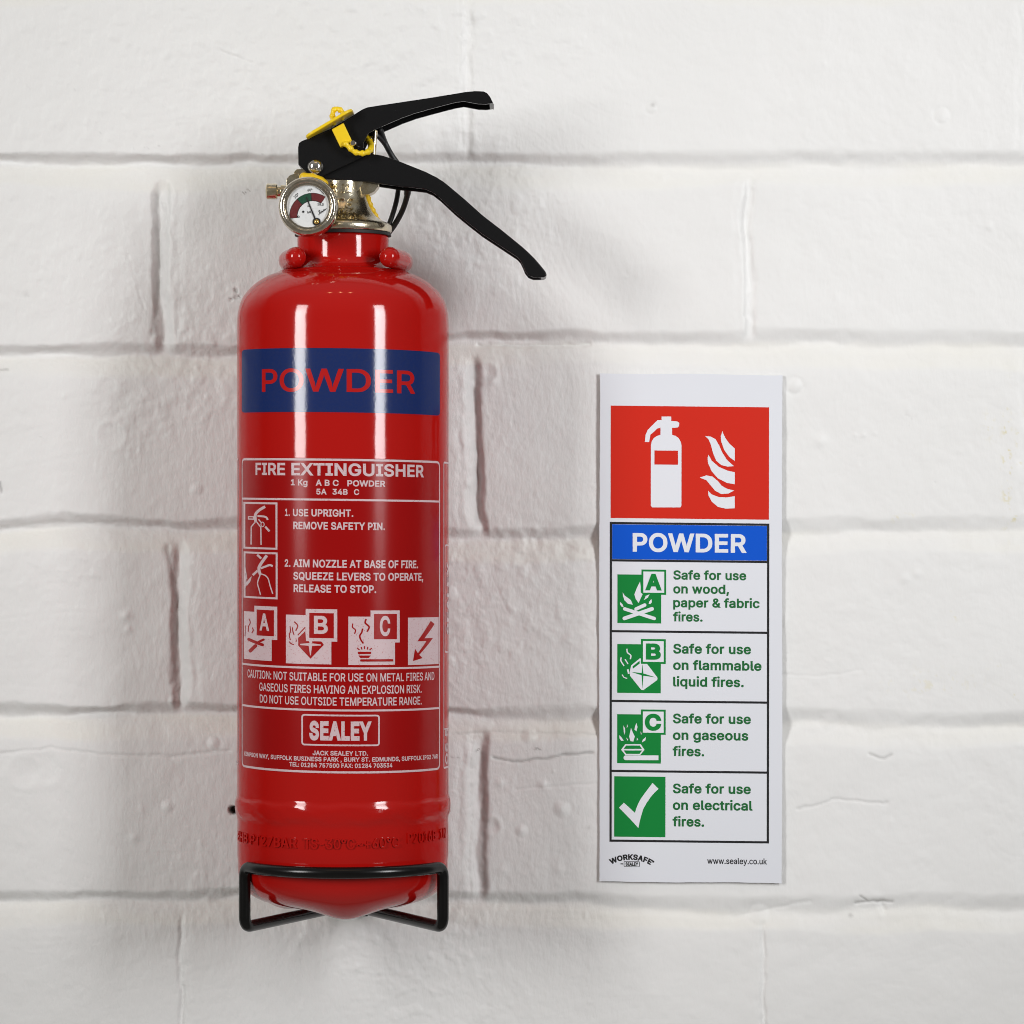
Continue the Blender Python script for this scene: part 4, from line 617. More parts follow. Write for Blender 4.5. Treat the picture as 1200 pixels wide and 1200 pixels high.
t|227|139,-28 196,-28 242,-16 222,82 176,75 160,76 154,80 151,92 151,302 229,302 229,404 151,404 150,495 40,496 40,406 34,404 -19,404 -19,302 40,302 40,84 43,62 54,30 70,7 94,-12 120,-23
u|410|167,-28 208,-29 228,-25 254,-14 280,4 273,-25 382,-24 380,404 271,402 271,144 269,128 259,104 244,90 228,80 206,75 178,78 166,83 152,95 142,116 139,134 139,402 28,402 28,124 31,96 37,70 46,48 58,28 85,0 122,-20 142,-26
w|567|120,-24 218,-24 288,218 292,176 349,-25 446,-24 578,402 511,404 461,403 407,210 402,162 335,404 234,404 182,222 176,153 106,404 -9,404
w|567|120,-24 218,-24 288,218 292,176 349,-25 446,-24 578,402 511,404 461,403 407,210 402,162 335,404 234,404 182,222 176,153 106,404 -9,404;286,244 286,252
y|389|109,-170 139,-163 150,-159 169,-147 198,-122 217,-91 393,363 398,404 287,403 203,171 194,102 186,172 102,403 -18,402 136,-1 130,-23 115,-53 105,-62 95,-65 88,-65 43,-57 16,-155 60,-168
~|453|320,112 349,120 377,136 398,156 419,198 425,228 425,278 320,278 319,240 317,231 313,224 307,219 295,217 284,222 237,259 205,281 171,291 134,291 93,279 71,263 54,246 46,234 30,195 25,130 27,125 127,125 134,167 138,176 147,184 158,185 168,180 227,134 258,118 282,113
°|316|144,260 177,259 208,267 228,276 252,294 270,312 289,346 295,364 298,388 297,418 294,434 286,454 268,486 246,507 228,519 191,535 168,538 124,535 103,527 69,507 48,485 33,460 22,434 18,406 21,366 29,342 49,310 64,294 87,276 124,261
°|316|144,260 177,259 208,267 228,276 252,294 270,312 289,346 295,364 298,388 297,418 294,434 286,454 268,486 246,507 228,519 191,535 168,538 124,535 103,527 69,507 48,485 33,460 22,434 18,406 21,366 29,342 49,310 64,294 87,276 124,261;152,359 139,364 128,374 121,386 120,402 125,418 134,428 144,434 162,436 177,432 187,423 196,406 197,392 193,380 183,368 168,360
=====
 |187|
A|479|-44,-43 116,-42 167,99 313,99 364,-42 523,-43 306,552 171,552
A|479|-44,-43 116,-42 167,99 313,99 364,-42 523,-43 306,552 171,552;217,242 239,308 262,244
B|456|17,-42 266,-43 308,-39 342,-30 384,-9 400,3 425,28 437,44 449,68 456,92 461,122 460,162 450,206 430,242 402,270 419,290 435,322 441,362 438,412 420,462 404,484 380,508 352,528 320,542 274,551 17,550
B|456|17,-42 266,-43 308,-39 342,-30 384,-9 400,3 425,28 437,44 449,68 456,92 461,122 460,162 450,206 430,242 402,270 419,290 435,322 441,362 438,412 420,462 404,484 380,508 352,528 320,542 274,551 17,550;170,100 170,188 254,188 270,186 292,176 302,166 307,160 312,144 311,126 306,118 296,108 270,101
B|456|17,-42 266,-43 308,-39 342,-30 384,-9 400,3 425,28 437,44 449,68 456,92 461,122 460,162 450,206 430,242 402,270 419,290 435,322 441,362 438,412 420,462 404,484 380,508 352,528 320,542 274,551 17,550;170,100 170,188 254,188 270,186 292,176 302,166 307,160 312,144 311,126 306,118 296,108 270,101;170,328 170,409 256,408 272,405 280,400 288,392 293,372 291,356 274,337 260,331 242,328
C|510|303,-48 347,-39 372,-30 396,-18 436,10 460,31 498,90 530,203 376,203 361,151 353,137 342,124 327,112 312,104 279,96 248,97 212,109 198,118 187,129 171,150 162,166 156,182 148,221 146,260 150,298 157,328 163,344 173,362 194,387 220,404 253,412 274,413 299,409 325,398 346,380 355,369 360,359 374,310 377,305 525,305 512,375 503,402 485,440 460,474 430,504 396,527 370,540 315,555 279,559 228,557 197,551 161,539 123,519 97,499 77,478 49,444 34,418 17,380 4,328 -1,298 -3,268 -1,209 6,168 13,141 34,89 67,40 99,7 127,-12 161,-30 201,-43 228,-48
D|502|17,-42 234,-43 264,-41 306,-33 336,-24 386,2 418,27 454,70 479,114 487,134 498,174 503,208 505,240 503,302 499,330 485,380 476,402 454,442 420,482 376,515 334,535 302,544 268,550 240,552 17,550
D|502|17,-42 234,-43 264,-41 306,-33 336,-24 386,2 418,27 454,70 479,114 487,134 498,174 503,208 505,240 503,302 499,330 485,380 476,402 454,442 420,482 376,515 334,535 302,544 268,550 240,552 17,550;170,100 168,408 240,408 268,404 282,399 308,384 325,366 335,354 346,328 353,300 356,270 355,226 348,186 336,158 326,144 307,126 280,110 244,101
E|418|17,-42 418,-42 418,100 168,100 170,186 398,186 398,329 170,329 168,409 414,409 414,552 17,550
F|410|17,-42 168,-42 170,178 389,178 389,320 168,321 168,409 412,409 410,552 17,550
G|520|305,-48 338,-42 373,-30 400,-18 426,-1 440,11 470,42 488,67 504,99 515,140 521,188 521,299 241,299 241,156 363,156 351,132 325,109 293,98 277,96 250,97 223,104 212,109 196,120 185,131 173,147 160,172 150,208 146,247 150,298 156,325 163,344 181,374 197,389 220,404 251,412 270,413 287,411 325,397 349,372 362,350 378,306 529,308 509,389 497,421 464,469 430,502 396,526 358,544 309,556 279,559 226,557 195,551 159,539 122,518 97,499 67,468 50,447 33,418 18,382 4,334 -1,300 -3,269 -1,207 5,168 11,146 33,91 50,62 69,37 97,10 122,-9 161,-30 203,-43 228,-48
H|517|17,-42 168,-42 168,189 348,189 349,-42 500,-42 498,552 349,552 349,332 170,332 168,552 17,550
I|300|-12,-42 313,-42 310,100 226,100 226,409 311,410 311,552 -12,550 -9,410 75,409 75,100 -11,100
K|467|532,-44 298,285 525,543 346,551 152,343 168,552 18,550 17,-43 168,-43 168,149 194,176 350,-42
L|393|17,-42 404,-43 404,100 168,102 168,552 17,552
N|523|17,-42 168,-42 168,260 364,-43 506,-42 504,552 356,552 356,244 160,552 24,551 17,550
O|533|305,-48 341,-41 372,-30 397,-17 424,0 438,13 465,39 482,62 500,89 517,127 529,171 534,206 536,236 534,301 529,336 517,379 504,410 483,447 467,466 431,502 399,525 370,540 338,550 305,557 280,559 228,557 197,551 161,539 123,519 97,499 80,481 46,438 32,414 17,380 4,328 -1,298 -3,268 -1,209 6,168 13,141 34,89 51,62 71,36 98,8 123,-10 161,-30 201,-43 228,-48
O|533|305,-48 341,-41 372,-30 397,-17 424,0 438,13 465,39 482,62 500,89 517,127 529,171 534,206 536,236 534,301 529,336 517,379 504,410 483,447 467,466 431,502 399,525 370,540 338,550 305,557 280,559 228,557 197,551 161,539 123,519 97,499 80,481 46,438 32,414 17,380 4,328 -1,298 -3,268 -1,209 6,168 13,141 34,89 51,62 71,36 98,8 123,-10 161,-30 201,-43 228,-48;257,96 234,100 207,112 191,126 172,148 163,164 151,201 148,221 146,260 151,304 158,330 167,351 183,376 203,393 222,405 241,410 269,413 297,409 312,404 335,390 353,373 369,348 379,322 386,286 387,238 383,202 377,179 370,163 351,134 336,118 312,105 284,97
P|444|17,-42 168,-43 169,142 254,143 296,148 348,166 377,186 412,220 429,244 446,290 451,326 452,358 446,402 430,448 421,462 403,484 374,512 326,538 304,544 260,551 17,550
P|444|17,-42 168,-43 169,142 254,143 296,148 348,166 377,186 412,220 429,244 446,290 451,326 452,358 446,402 430,448 421,462 403,484 374,512 326,538 304,544 260,551 17,550;170,285 170,409 252,408 276,401 289,390 296,380 300,368 301,334 295,314 286,301 272,291 250,286
R|449|500,-44 375,187 362,184 390,203 416,229 434,262 448,303 452,337 451,382 448,402 440,431 416,476 390,502 354,528 298,547 262,551 18,551 17,-42 168,-43 168,155 220,155 326,-41
R|449|500,-44 375,187 362,184 390,203 416,229 434,262 448,303 452,337 451,382 448,402 440,431 416,476 390,502 354,528 298,547 262,551 18,551 17,-42 168,-43 168,155 220,155 326,-41;170,298 170,409 254,408 278,402 288,395 296,386 301,366 302,347 297,323 286,310 278,305 254,299
S|446|203,-50 259,-51 290,-46 319,-38 367,-16 387,0 409,22 433,58 446,92 452,128 449,174 437,210 415,245 386,272 329,304 277,321 226,333 184,348 167,360 160,366 160,386 169,399 181,407 207,415 239,415 256,412 269,407 283,397 293,382 304,335 448,336 442,406 426,452 409,478 378,511 331,539 287,553 237,559 181,555 137,545 95,525 61,496 41,475 28,454 16,422 9,384 13,334 21,308 37,280 77,240 111,220 165,199 228,183 279,165 293,156 301,148 302,132 298,124 287,109 278,103 263,97 242,93 208,93 180,99 165,107 154,118 151,124 138,180 -13,180 1,96 13,62 31,32 62,-1 91,-21 131,-39 170,-48
T|448|150,-42 300,-42 300,409 458,409 458,552 -11,550 -10,409 150,409
U|517|221,-50 296,-50 348,-38 384,-24 425,6 452,32 470,58 484,86 495,120 500,156 498,552 350,552 350,172 348,158 344,144 336,128 317,110 290,98 268,95 234,97 204,107 194,114 182,127 170,152 167,172 167,552 17,550 17,162 22,122 33,84 64,33 82,14 110,-9 132,-22 166,-37
W|686|122,-42 263,-42 343,248 422,-42 562,-43 725,550 635,552 570,552 492,254 413,552 273,552 193,252 115,552 -40,552
X|474|-63,-44 114,-42 213,97 236,134 360,-42 536,-44 329,261 525,551 351,551 238,388 126,551 -50,550 147,260
Y|472|161,-42 311,-42 312,196 477,462 525,552 357,552 236,356 115,552 -59,550 160,196
"""
# outlines of a plain grotesque alphabet: character|advance|contours (thousandths of the type size)
GLYPHS = {}
for wt, sheet in zip((13, 25, 43), FONT.split('=====')):
    for row in sheet.strip('\n').split('\n'):
        ch, adv, con = row[0], *row[2:].split('|')
        GLYPHS[wt, ch] = (int(adv), [[tuple(map(int, q.split(','))) for q in c_.split(' ')] for c_ in con.split(';') if c_])


for wt in (13, 25):
    adv, con = GLYPHS[wt, 'i']           # keep the dot clear of the stem
    top = max(range(len(con)), key=lambda q: min(y for _, y in con[q]))
    con[top] = [(x, y + 34) for x, y in con[top]]


_G = {}


def glyph_mesh(wt, ch):
    if (wt, ch) in _G:
        return _G[wt, ch]
    con = GLYPHS[wt, ch][1]
    v, f = np.zeros((0, 2)), []
    if con:
        cu = bpy.data.curves.new('t', 'CURVE')
        cu.dimensions = '2D'
        cu.fill_mode = 'FRONT'
        for c_ in con:
            spn = cu.splines.new('POLY')
            spn.points.add(len(c_) - 1)
            spn.points.foreach_set('co', [q for px_, py_ in c_ for q in (px_ / 1000, py_ / 1000, 0, 1)])
            spn.use_cyclic_u = True
        ob = bpy.data.objects.new('t', cu)
        COL.objects.link(ob)
        bpy.context.view_layer.update()
        dg = bpy.context.evaluated_depsgraph_get()
        me = bpy.data.meshes.new_from_object(ob.evaluated_get(dg))
        v = np.array([x.co[:2] for x in me.vertices])
        f = [tuple(p.vertices) for p in me.polygons]
        bpy.data.objects.remove(ob)
        bpy.data.curves.remove(cu)
        bpy.data.meshes.remove(me)
    _G[wt, ch] = (v, f)
    return v, f


def text_mesh(s, bold):
    wt = 13 if bold < 0.02 else 25 if bold < 0.04 else 43
    x, V, Fc, n = 0.0, [], [], 0
    for ch in s:
        v, f = glyph_mesh(wt, ch)
        if len(v):
            V.append(v + np.array([x, 0.0]))
            Fc += [tuple(i + n for i in q) for q in f]
            n += len(v)
        x += (GLYPHS[wt, ch][0] + wt * 1.3 - 16) / 1000
    return np.concatenate(V), Fc


for wt, ch in list(GLYPHS):
    glyph_mesh(wt, ch)
_H = {}


def cap_of(bold):
    if bold not in _H:
        v, _ = text_mesh('H', bold)
        _H[bold] = (v[:, 1].min(), v[:, 1].max())
    return _H[bold]


class Ink:
    def __init__(self, xf=None, lift=0.0):
        self.v, self.f, self.h = [], [], []
        self.xf = xf or (lambda x: x)
        self.lift = lift
        self.level = 0.0

    def raw(self, vv, ff):
        n = len(self.v)
        self.v += [tuple(p) for p in vv]
        self.h += [self.level] * len(vv)
        self.f += [tuple(i + n for i in q) for q in ff]
        self.level += self.lift

    def poly(self, pts):
        self.raw([(self.xf(x), y) for x, y in pts], [tuple(range(len(pts)))])

    def rect(self, x0, y0, x1, y1):
        self.poly([(x0, y0), (x1, y0), (x1, y1), (x0, y1)])

    def rrect(self, x0, y0, x1, y1, r):
        self.poly(round2([(x0, y0), (x1, y0), (x1, y1), (x0, y1)], r, 4))

    def frame(self, x0, y0, x1, y1, wd, r=0.0):
        def rr(x0, y0, x1, y1, r):
            c = [(x0, y0), (x1, y0), (x1, y1), (x0, y1)]
            return round2(c, max(r, 0.01), 4)
        o = rr(x0, y0, x1, y1, r)
        i = rr(x0 + wd, y0 + wd, x1 - wd, y1 - wd, max(r - wd, 0.01) if r else 0.01)
        n = len(o)
        pts = [(self.xf(x), y) for x, y in o + i]
        self.raw(pts, [(k, (k + 1) % n, n + (k + 1) % n, n + k) for k in range(n)])

    def stroke(self, pts, wd, smooth=False, closed=False):
        P = [Vector((x, y, 0)) for x, y in pts]
        if smooth:
            P = catmull(P, 5, closed)
        N = len(P)
        A, B = [], []
        for i in range(N):
            a = P[i - 1] if (closed or i > 0) else P[i]
            b = P[(i + 1) % N] if (closed or i < N - 1) else P[i]
            d1 = (P[i] - a); d2 = (b - P[i])
            t = (d1.normalized() if d1.length > 1e-9 else Vector()) + (d2.normalized() if d2.length > 1e-9 else Vector())
            t.normalize()
            n = Vector((-t.y, t.x, 0))
            ref = d1 if d1.length > 1e-9 else d2
            rn = ref.normalized()
            c = max(0.5, abs(n.dot(Vector((-rn.y, rn.x, 0)))))
            A.append(P[i] + n * wd / 2 / c)
            B.append(P[i] - n * wd / 2 / c)
        v = [(self.xf(p.x), p.y) for p in A + B]
        self.raw(v, [(i, (i + 1) % N, N + (i + 1) % N, N + i) for i in range(N if closed else N - 1)])

    def capsule(self, x0, y0, x1, y1, wd, left=True, right=True):
        a = math.atan2(y1 - y0, x1 - x0)
        pts = []
        for s, (cx, cy), on in ((1, (x1, y1), right), (-1, (x0, y0), left)):
            ks = range(0, 9) if on else (0, 8)
            for k in ks:
                t = a + (-math.pi / 2 if s == 1 else math.pi / 2) + math.pi * k / 8
                pts.append((cx + wd / 2 * math.cos(t), cy + wd / 2 * math.sin(t)))
        if not right or not left:
            pts = [p for p in pts]
        self.poly(pts)

    def disc(self, x, y, r, n=20):
        self.poly([(x + r * math.cos(2 * math.pi * k / n), y + r * math.sin(2 * math.pi * k / n)) for k in range(n)])

    def text(self, s, xl, xr, base, cap, bold=0.03, rot=0.0, arc=None, slope=0.0):
        v, f = text_mesh(s, bold)
        lo, hi = cap_of(bold)
        x0, x1 = v[:, 0].min(), v[:, 0].max()
        a0, a1 = self.xf(xl), self.xf(xr)
        X = a0 + (v[:, 0] - x0) / (x1 - x0) * (a1 - a0)
        Y = base - (v[:, 1] - lo) / (hi - lo) * cap
        if rot:
            c, s_ = math.cos(rot), math.sin(rot)
            mx, my = (a0 + a1) / 2, base - cap / 2
            X, Y = mx + (X - mx) * c + (Y - my) * s_, my - (X - mx) * s_ + (Y - my) * c
        if arc:
            mx = (a0 + a1) / 2
            R = arc
            ang = (X - mx) / R
            rr = R + (base - Y)
            X, Y = mx + rr * np.sin(ang), base + R - rr * np.cos(ang)
        Y = Y + slope * (X - (a0 + a1) / 2)
        self.raw(list(zip(X.tolist(), Y.tolist())), f)

    def mesh(self, mapping, h0, h1=None, step=None):
        """mapping(x, y, h) -> world; h1 given makes solid raised shapes"""
        bm = bmesh.new()
        hl = bm.verts.layers.float.new('lev')
        vs_ = []
        for (x, y), h in zip(self.v, self.h):
            q = bm.verts.new((x, y, 0))
            q[hl] = h
            vs_.append(q)
        for q in self.f:
            if len(set(q)) >= 3:
                try:
                    bm.faces.new([vs_[i] for i in q])
                except ValueError:
                    pass
        bm.normal_update()
        bmesh.ops.triangulate(bm, faces=bm.faces[:], ngon_method='EAR_CLIP')
        bm.normal_update()
        for fc in bm.faces:
            if fc.normal.z > 0:
                fc.normal_flip()
        if step:
            xs = [q.co.x for q in bm.verts]
            x = math.floor(min(xs) / step) * step + step
            while x < max(xs):
                bmesh.ops.bisect_plane(bm, geom=bm.verts[:] + bm.edges[:] + bm.faces[:], plane_co=(x, 0, 0), plane_no=(1, 0, 0), dist=1e-5)
                x += step
        if h1 is not None:
            bmesh.ops.remove_doubles(bm, verts=bm.verts[:], dist=1e-4)
            top = bm.faces[:]
            r = bmesh.ops.extrude_face_region(bm, geom=top)
            low = {e_ for e_ in r['geom'] if isinstance(e_, bmesh.types.BMVert)}
            for q in bm.verts:
                q.co = mapping(q.co.x, q.co.y, h1 if q in low else h0)
            me = from_bm(bm)
        else:
            for q in bm.verts:
                q.co = mapping(q.co.x, q.co.y, h0 + q[hl])
            me = from_bm(bm, recalc=False)
        return me


# ================================================================== THE WALL
def lattice(seed, n=512):
    return np.random.default_rng(seed).random((n, n))


def vnoise(x, y, seed):
    L = lattice(seed)
    n = L.shape[0]
    xi = np.floor(x).astype(int); yi = np.floor(y).astype(int)
    fx = x - xi; fy = y - yi
    fx = fx ** 3 * (fx * (fx * 6 - 15) + 10); fy = fy ** 3 * (fy * (fy * 6 - 15) + 10)
    x0 = xi % n; x1 = (xi + 1) % n; y0 = yi % n; y1 = (yi + 1) % n
    a = L[y0, x0] * (1 - fx) + L[y0, x1] * fx
    b = L[y1, x0] * (1 - fx) + L[y1, x1] * fx
    return (a * (1 - fy) + b * fy) * 2 - 1


def fbm(x, y, seed, oct_=4, gain=0.5):
    s = np.zeros_like(x); a = 1.0; t = 0
    for k in range(oct_):
        c, s_ = math.cos(0.6 * k + 0.3), math.sin(0.6 * k + 0.3)
        s += a * vnoise((x * c - y * s_) * 2 ** k + 37.7 * k + 100, (x * s_ + y * c) * 2 ** k + 11.3 * k + 100, seed + k)
        t += a
        a *= gain
    return s / t


def sstep(a, b, x):
    t = np.clip((x - a) / (b - a), 0, 1)
    return t * t * (3 - 2 * t)


def wall_axis(lo, hi, step, far):
    core = np.arange(lo, hi + step * 0.5, step)
    out = []
    x, s = lo, step
    while x > lo - far:
        s *= 1.35; x -= s; out.append(x)
    pre = out[::-1]
    out = []
    x, s = core[-1], step
    while x < hi + far:
        s *= 1.35; x += s; out.append(x)
    return np.array(pre + core.tolist() + out)


# bed joints: y of the top edge of the joint, at a few x
BED = {
    0: [(0, -36), (1200, -34)],
    1: [(0, 180), (190, 182), (330, 181), (560, 181), (640, 184), (750, 183), (900, 182), (1060, 179), (1200, 181)],
    2: [(0, 407), (150, 407), (215, 408), (280, 407), (560, 392), (700, 390), (860, 392), (1000, 390), (1200, 392)],
    3: [(0, 613), (80, 606), (200, 611), (280, 610), (545, 621), (640, 621), (720, 617), (920, 612), (1060, 610), (1200, 609)],
    4: [(0, 829), (150, 827), (280, 829), (560, 832), (700, 832), (940, 833), (1080, 838), (1200, 836)],
    5: [(0, 1047), (160, 1047), (270, 1044), (560, 1048), (760, 1052), (860, 1056), (940, 1053), (1030, 1054), (1100, 1050), (1200, 1053)],
    6: [(0, 1266), (1200, 1268)],
}
# perpends: row -> [(x at row top, x at row bottom, width)]
PERP = {
    0: [(527, 529, 27), (1190, 1192, 26), (-140, -140, 27)],
    1: [(181, 180, 33), (860, 861, 24), (-505, -505, 28), (1545, 1545, 28)],
    2: [(528, 536, 32), (1196, 1196, 26), (-150, -150, 28)],
    3: [(201, 203, 30), (874, 876, 26), (-480, -480, 28), (1560, 1560, 28)],
    4: [(536, 535, 35), (1193, 1194, 20), (-150, -150, 28)],
    5: [(207, 209, 14), (886, 886, 14), (-470, -470, 28), (1560, 1560, 28)],
}


def build_wall():
    gx = wall_axis(-45, 1245, 1.6, 8500)
    gy = wall_axis(-45, 1245, 1.6, 4500)
    X, Y = np.meshgrid(gx, gy)
    wobx = 3.0 * fbm(X / 60, Y / 45, 11, 3) + 1.2 * fbm(X / 14, Y / 14, 14, 2)
    woby = 4.0 * fbm(X / 90, Y / 60, 21, 3) + 1.3 * fbm(X / 15, Y / 15, 24, 2)
    Xw, Yw = X + wobx, Y + woby
    mm = 0.001
    H = np.zeros_like(X)
    # bed-joint depth and profile
    tint = np.zeros_like(X)
    rows_top = {}
    def bed(k):
        if k in BED:
            p = np.array(BED[k])
            return np.interp(X, p[:, 0], p[:, 1])
        base = BED[0][0][1] + k * 216.8
        return np.full_like(X, base)
    kmin, kmax = -7, 13
    for k in range(kmin, kmax + 1):
        rows_top[k] = bed(k)
    rough = fbm(X / 70, Y / 40, 31, 3)
    dep_var = np.clip(1.0 + 0.5 * fbm(X / 170, Y / 400, 41, 2), 0.35, 1.5)
    left_right = np.interp(X, [0, 560, 700, 920, 1200], [1.0, 1.05, 0.9, 0.62, 0.58])
    for k in range(kmin, kmax + 1):
        yt = rows_top[k]
        hgt = 36 + 5 * vnoise(X / 150, np.full_like(X, k * 3.1), 51 + k % 7)
        v = (Yw - yt)
        soft = np.interp(X, [0, 600, 760, 1200], [9.5, 10, 15, 15]) + 4.0 * vnoise(X / 60, np.full_like(X, k * 1.7), 61)
        down = sstep(-soft * 0.45, soft, v)
        up = 1 - 0.30 * sstep(soft * 0.95, soft * 0.95 + 10, v) - 0.70 * sstep(soft * 1.15, hgt + 5, v)
        prof = down * (0.06 + 0.94 * np.clip(up, 0, 1)) * (1 - sstep(hgt - 2, hgt + 16, v))
        inside = (v > -20) & (v < 70)
        H -= np.where(inside, prof * 3.7 * mm * dep_var * left_right, 0)
        tint += np.where(inside, sstep(6, 16, v) * (1 - sstep(hgt - 4, hgt + 6, v)), 0)
    # perpends and bricks
    wig = 2.6 * fbm(X / 22, Y / 26, 33, 3) + 3.4 * fbm(X / 160, Y / 62, 37, 2)
    lmp = 0.35 * np.clip(fbm(X / 9, Y / 17, 35, 3), -1, 1)
    for k in range(kmin, kmax):
        t0 = rows_top[k] + 34; t1 = rows_top[k + 1]
        inrow = (Yw > rows_top[k] + 18) & (Yw <= rows_top[k + 1] + 18)
        fade = sstep(-16, 10, Yw - t0) * (1 - sstep(-6, 12, Yw - t1))
        ps = PERP.get(k)
        if ps is None:
            off = 190 if k % 2 else 530
            ps = [(off + 676 * j, off + 676 * j, 28) for j in range(-3, 4)]
        else:
            off = 190 if k % 2 else 530
            ps = ps + [(off + 676 * j, off + 676 * j, 28) for j in (-3, -2, 2, 3)]
        fr = np.clip((Y - t0) / 185.0, 0, 1)
        idx = np.zeros_like(X)
        for (xa, xb, wd) in ps:
            xl = xa + (xb - xa) * fr
            u = Xw - xl
            sft = min(7.5, wd * 0.36)
            pr = sstep(-2, sft, u) * (1 - sstep(wd - sft, wd + 2, u))
            shallow = 3.3 if xa < 700 else 1.5
            if wd < 18: shallow = 1.1
            if xa > 1180: shallow = 1.6
            if k == 0 and xa == 527: shallow = 1.5
            # the mortar is struck on a slant: deep beside one brick, rising to the other
            uw = u + wig
            q = uw / wd if xa < 420 else 1 - uw / wd
            slant = sstep(-0.10, 0.26, q) * (1 - 0.86 * sstep(0.18, 0.72, q)) * (1 - sstep(0.80, 1.15, q))
            lumps = lmp * sstep(0.1, 0.3, q) * (1 - sstep(0.8, 1.0, q))
            H -= np.where(inrow, (slant * shallow - lumps * min(1.0, shallow / 3)) * fade * mm * (1 + 0.25 * rough), 0)
            idx += (u > wd * 0.5)
        # each brick sits slightly differently
        rng = np.random.default_rng(500 + k)
        offs = rng.normal(0, 0.30, 20); tx = rng.normal(0, 0.8, 20); ty = rng.normal(0, 1.6, 20)
        ii = idx.astype(int)
        H += np.where(inrow, (offs[ii] + tx[ii] * (X / 2880 * 0.3) + ty[ii] * ((Y - t0 - 90) / 2880)) * mm * (1 - sstep(0, 1, 1 - fade)), 0)
    # broad undulation, hammered face, brush ridges
    H += 0.75 * mm * fbm(X / 260, Y / 200, 71, 3)
    H += 0.38 * mm * fbm(X / 45, Y / 40, 81, 4, 0.55)
    patch = sstep(-0.15, 0.55, fbm(X / 220, Y / 160, 91, 2))
    roughzone = np.clip(np.interp(X, [0, 250, 560, 690, 800, 1200], [0.6, 1.0, 1.2, 0.9, 0.3, 0.35]), 0, 2)
    lump = fbm(X / 13, Y / 13, 101, 3)
    H += 0.32 * mm * patch * roughzone * np.clip(lump, -0.2, 1) * 1.6
    H += 0.10 * mm * roughzone * sstep(-0.1, 0.5, fbm(X / 120, Y / 90, 95, 2)) * np.clip(fbm(X / 6.5, Y / 6.5, 105, 2), -0.1, 1)
    # brush strokes: long narrow ridges, direction drifts
    ang = 1.1 * fbm(X / 330, Y / 300, 111, 2)
    c, s = np.cos(ang), np.sin(ang)
    H += 0.045 * mm * (0.5 + roughzone) * fbm((X * c + Y * s) / 90, (-X * s + Y * c) / 5.0, 121, 3)
    H += 0.045 * mm * roughzone * fbm((X * c + Y * s) / 4.5, (-X * s + Y * c) / 70, 131, 3)
    # right part of the joints: thick mortar smears
    H += 0.5 * mm * np.exp(-((Y - 640) / 26) ** 2) * sstep(560, 600, X) * (1 - sstep(690, 720, X)) * np.clip(fbm(X / 16, Y / 14, 141, 3), -0.5, 1) * 1.8
    under = sstep(680, 706, X) * (1 - sstep(914, 940, X)) * sstep(415, 442, Y) * (1 - sstep(1030, 1056, Y))
    H = np.where(H > 0.0002, H * (1 - under) + under * (0.0002 + 0.0003 * np.tanh((H - 0.0002) / 0.0006)), H)
    dirt_and_shade = np.zeros_like(X)
    yel = np.zeros_like(X)

    def bump(x, y, r, h, ry=None, ring=0.0):
        nonlocal H
        q = ((X - x) / r) ** 2 + ((Y - y) / (ry or r)) ** 2
        H = H + h * mm * np.exp(-q * 1.2) - ring * mm * np.exp(-((np.sqrt(q) - 1.4) / 0.35) ** 2)

    for x, y, r, h, rg in [(763, 127, 5, .35, .18), (1104, 136, 7, .5, .2), (931, 452, 7, .55, .25), (961, 517, 7, .5, .0), (1159, 265, 6, .45, .0),
                           (131, 510, 12, -.25, -.25), (300 / 2, 121 * 6.1, 5, .5, .0), (148, 721, 6, .7, .0), (196, 945, 6, .6, .1), (157, 982, 6, .5, .0),
                           (243, 1054, 5, .6, .0), (230, 573, 6, .45, .1), (239, 49, 6, .45, .1), (355, 27, 7, .35, .0), (375, 62, 6, .4, .0), (1060, 678, 6, .4, .0),
                           (1074, 672, 5, .35, .0), (570, 437, 9, -.9, -.3), (578, 447, 6, .5, .0), (700, 187, 5, .5, .0), (776, 206, 6, .4, .1), (983, 187, 8, .5, .1),
                           (586, 918, 5, .5, .0), (637, 920, 5, .6, .0), (611, 973, 6, .7, .1), (658, 948, 8, .8, .1), (576, 968, 8, -.8, -.2), (620, 862, 7, .7, .1),
                           (655, 1018, 7, .5, .0), (589, 1020, 6, .4, .0), (890, 1072, 9, .6, .2), (972, 845, 8, .5, .1), (1002, 510, 3, .3, .0), (1012, 510, 3, .3, .0), (1025, 508, 3, .25, .0),
                           (28, 905, 14, -.5, -.2), (50, 900, 16, -.6, -.2), (205, 822, 6, .7, .1), (250, 871, 6, .5, .2), (277, 347, 13, .5, .1)]:
        bump(x, y, r, h, ring=rg)
    # scattered pimples and drips in the paint
    rng = np.random.default_rng(77)
    sub = (X > -40) & (X < 1240) & (Y > -40) & (Y < 1240)
    for _ in range(330):
        x, y = rng.uniform(-20, 1220), rng.uniform(-20, 1220)
        zone = np.interp(x, [0, 250, 560, 690, 800, 1200], [0.5, 1, 1, 0.8, 0.22, 0.25])
        if rng.random() > zone:
            continue
        r = rng.uniform(1.5, 4.2); ry = r * rng.uniform(0.8, 2.6); h = rng.uniform(0.06, 0.26) * (1 if rng.random() < 0.8 else -1)
        i0, i1 = np.searchsorted(gy, [y - 4 * ry, y + 4 * ry]); j0, j1 = np.searchsorted(gx, [x - 4 * r, x + 4 * r])
        xs, ys = X[i0:i1, j0:j1], Y[i0:i1, j0:j1]
        H[i0:i1, j0:j1] += h * mm * np.exp(-(((xs - x) / r) ** 2 + ((ys - y) / ry) ** 2))

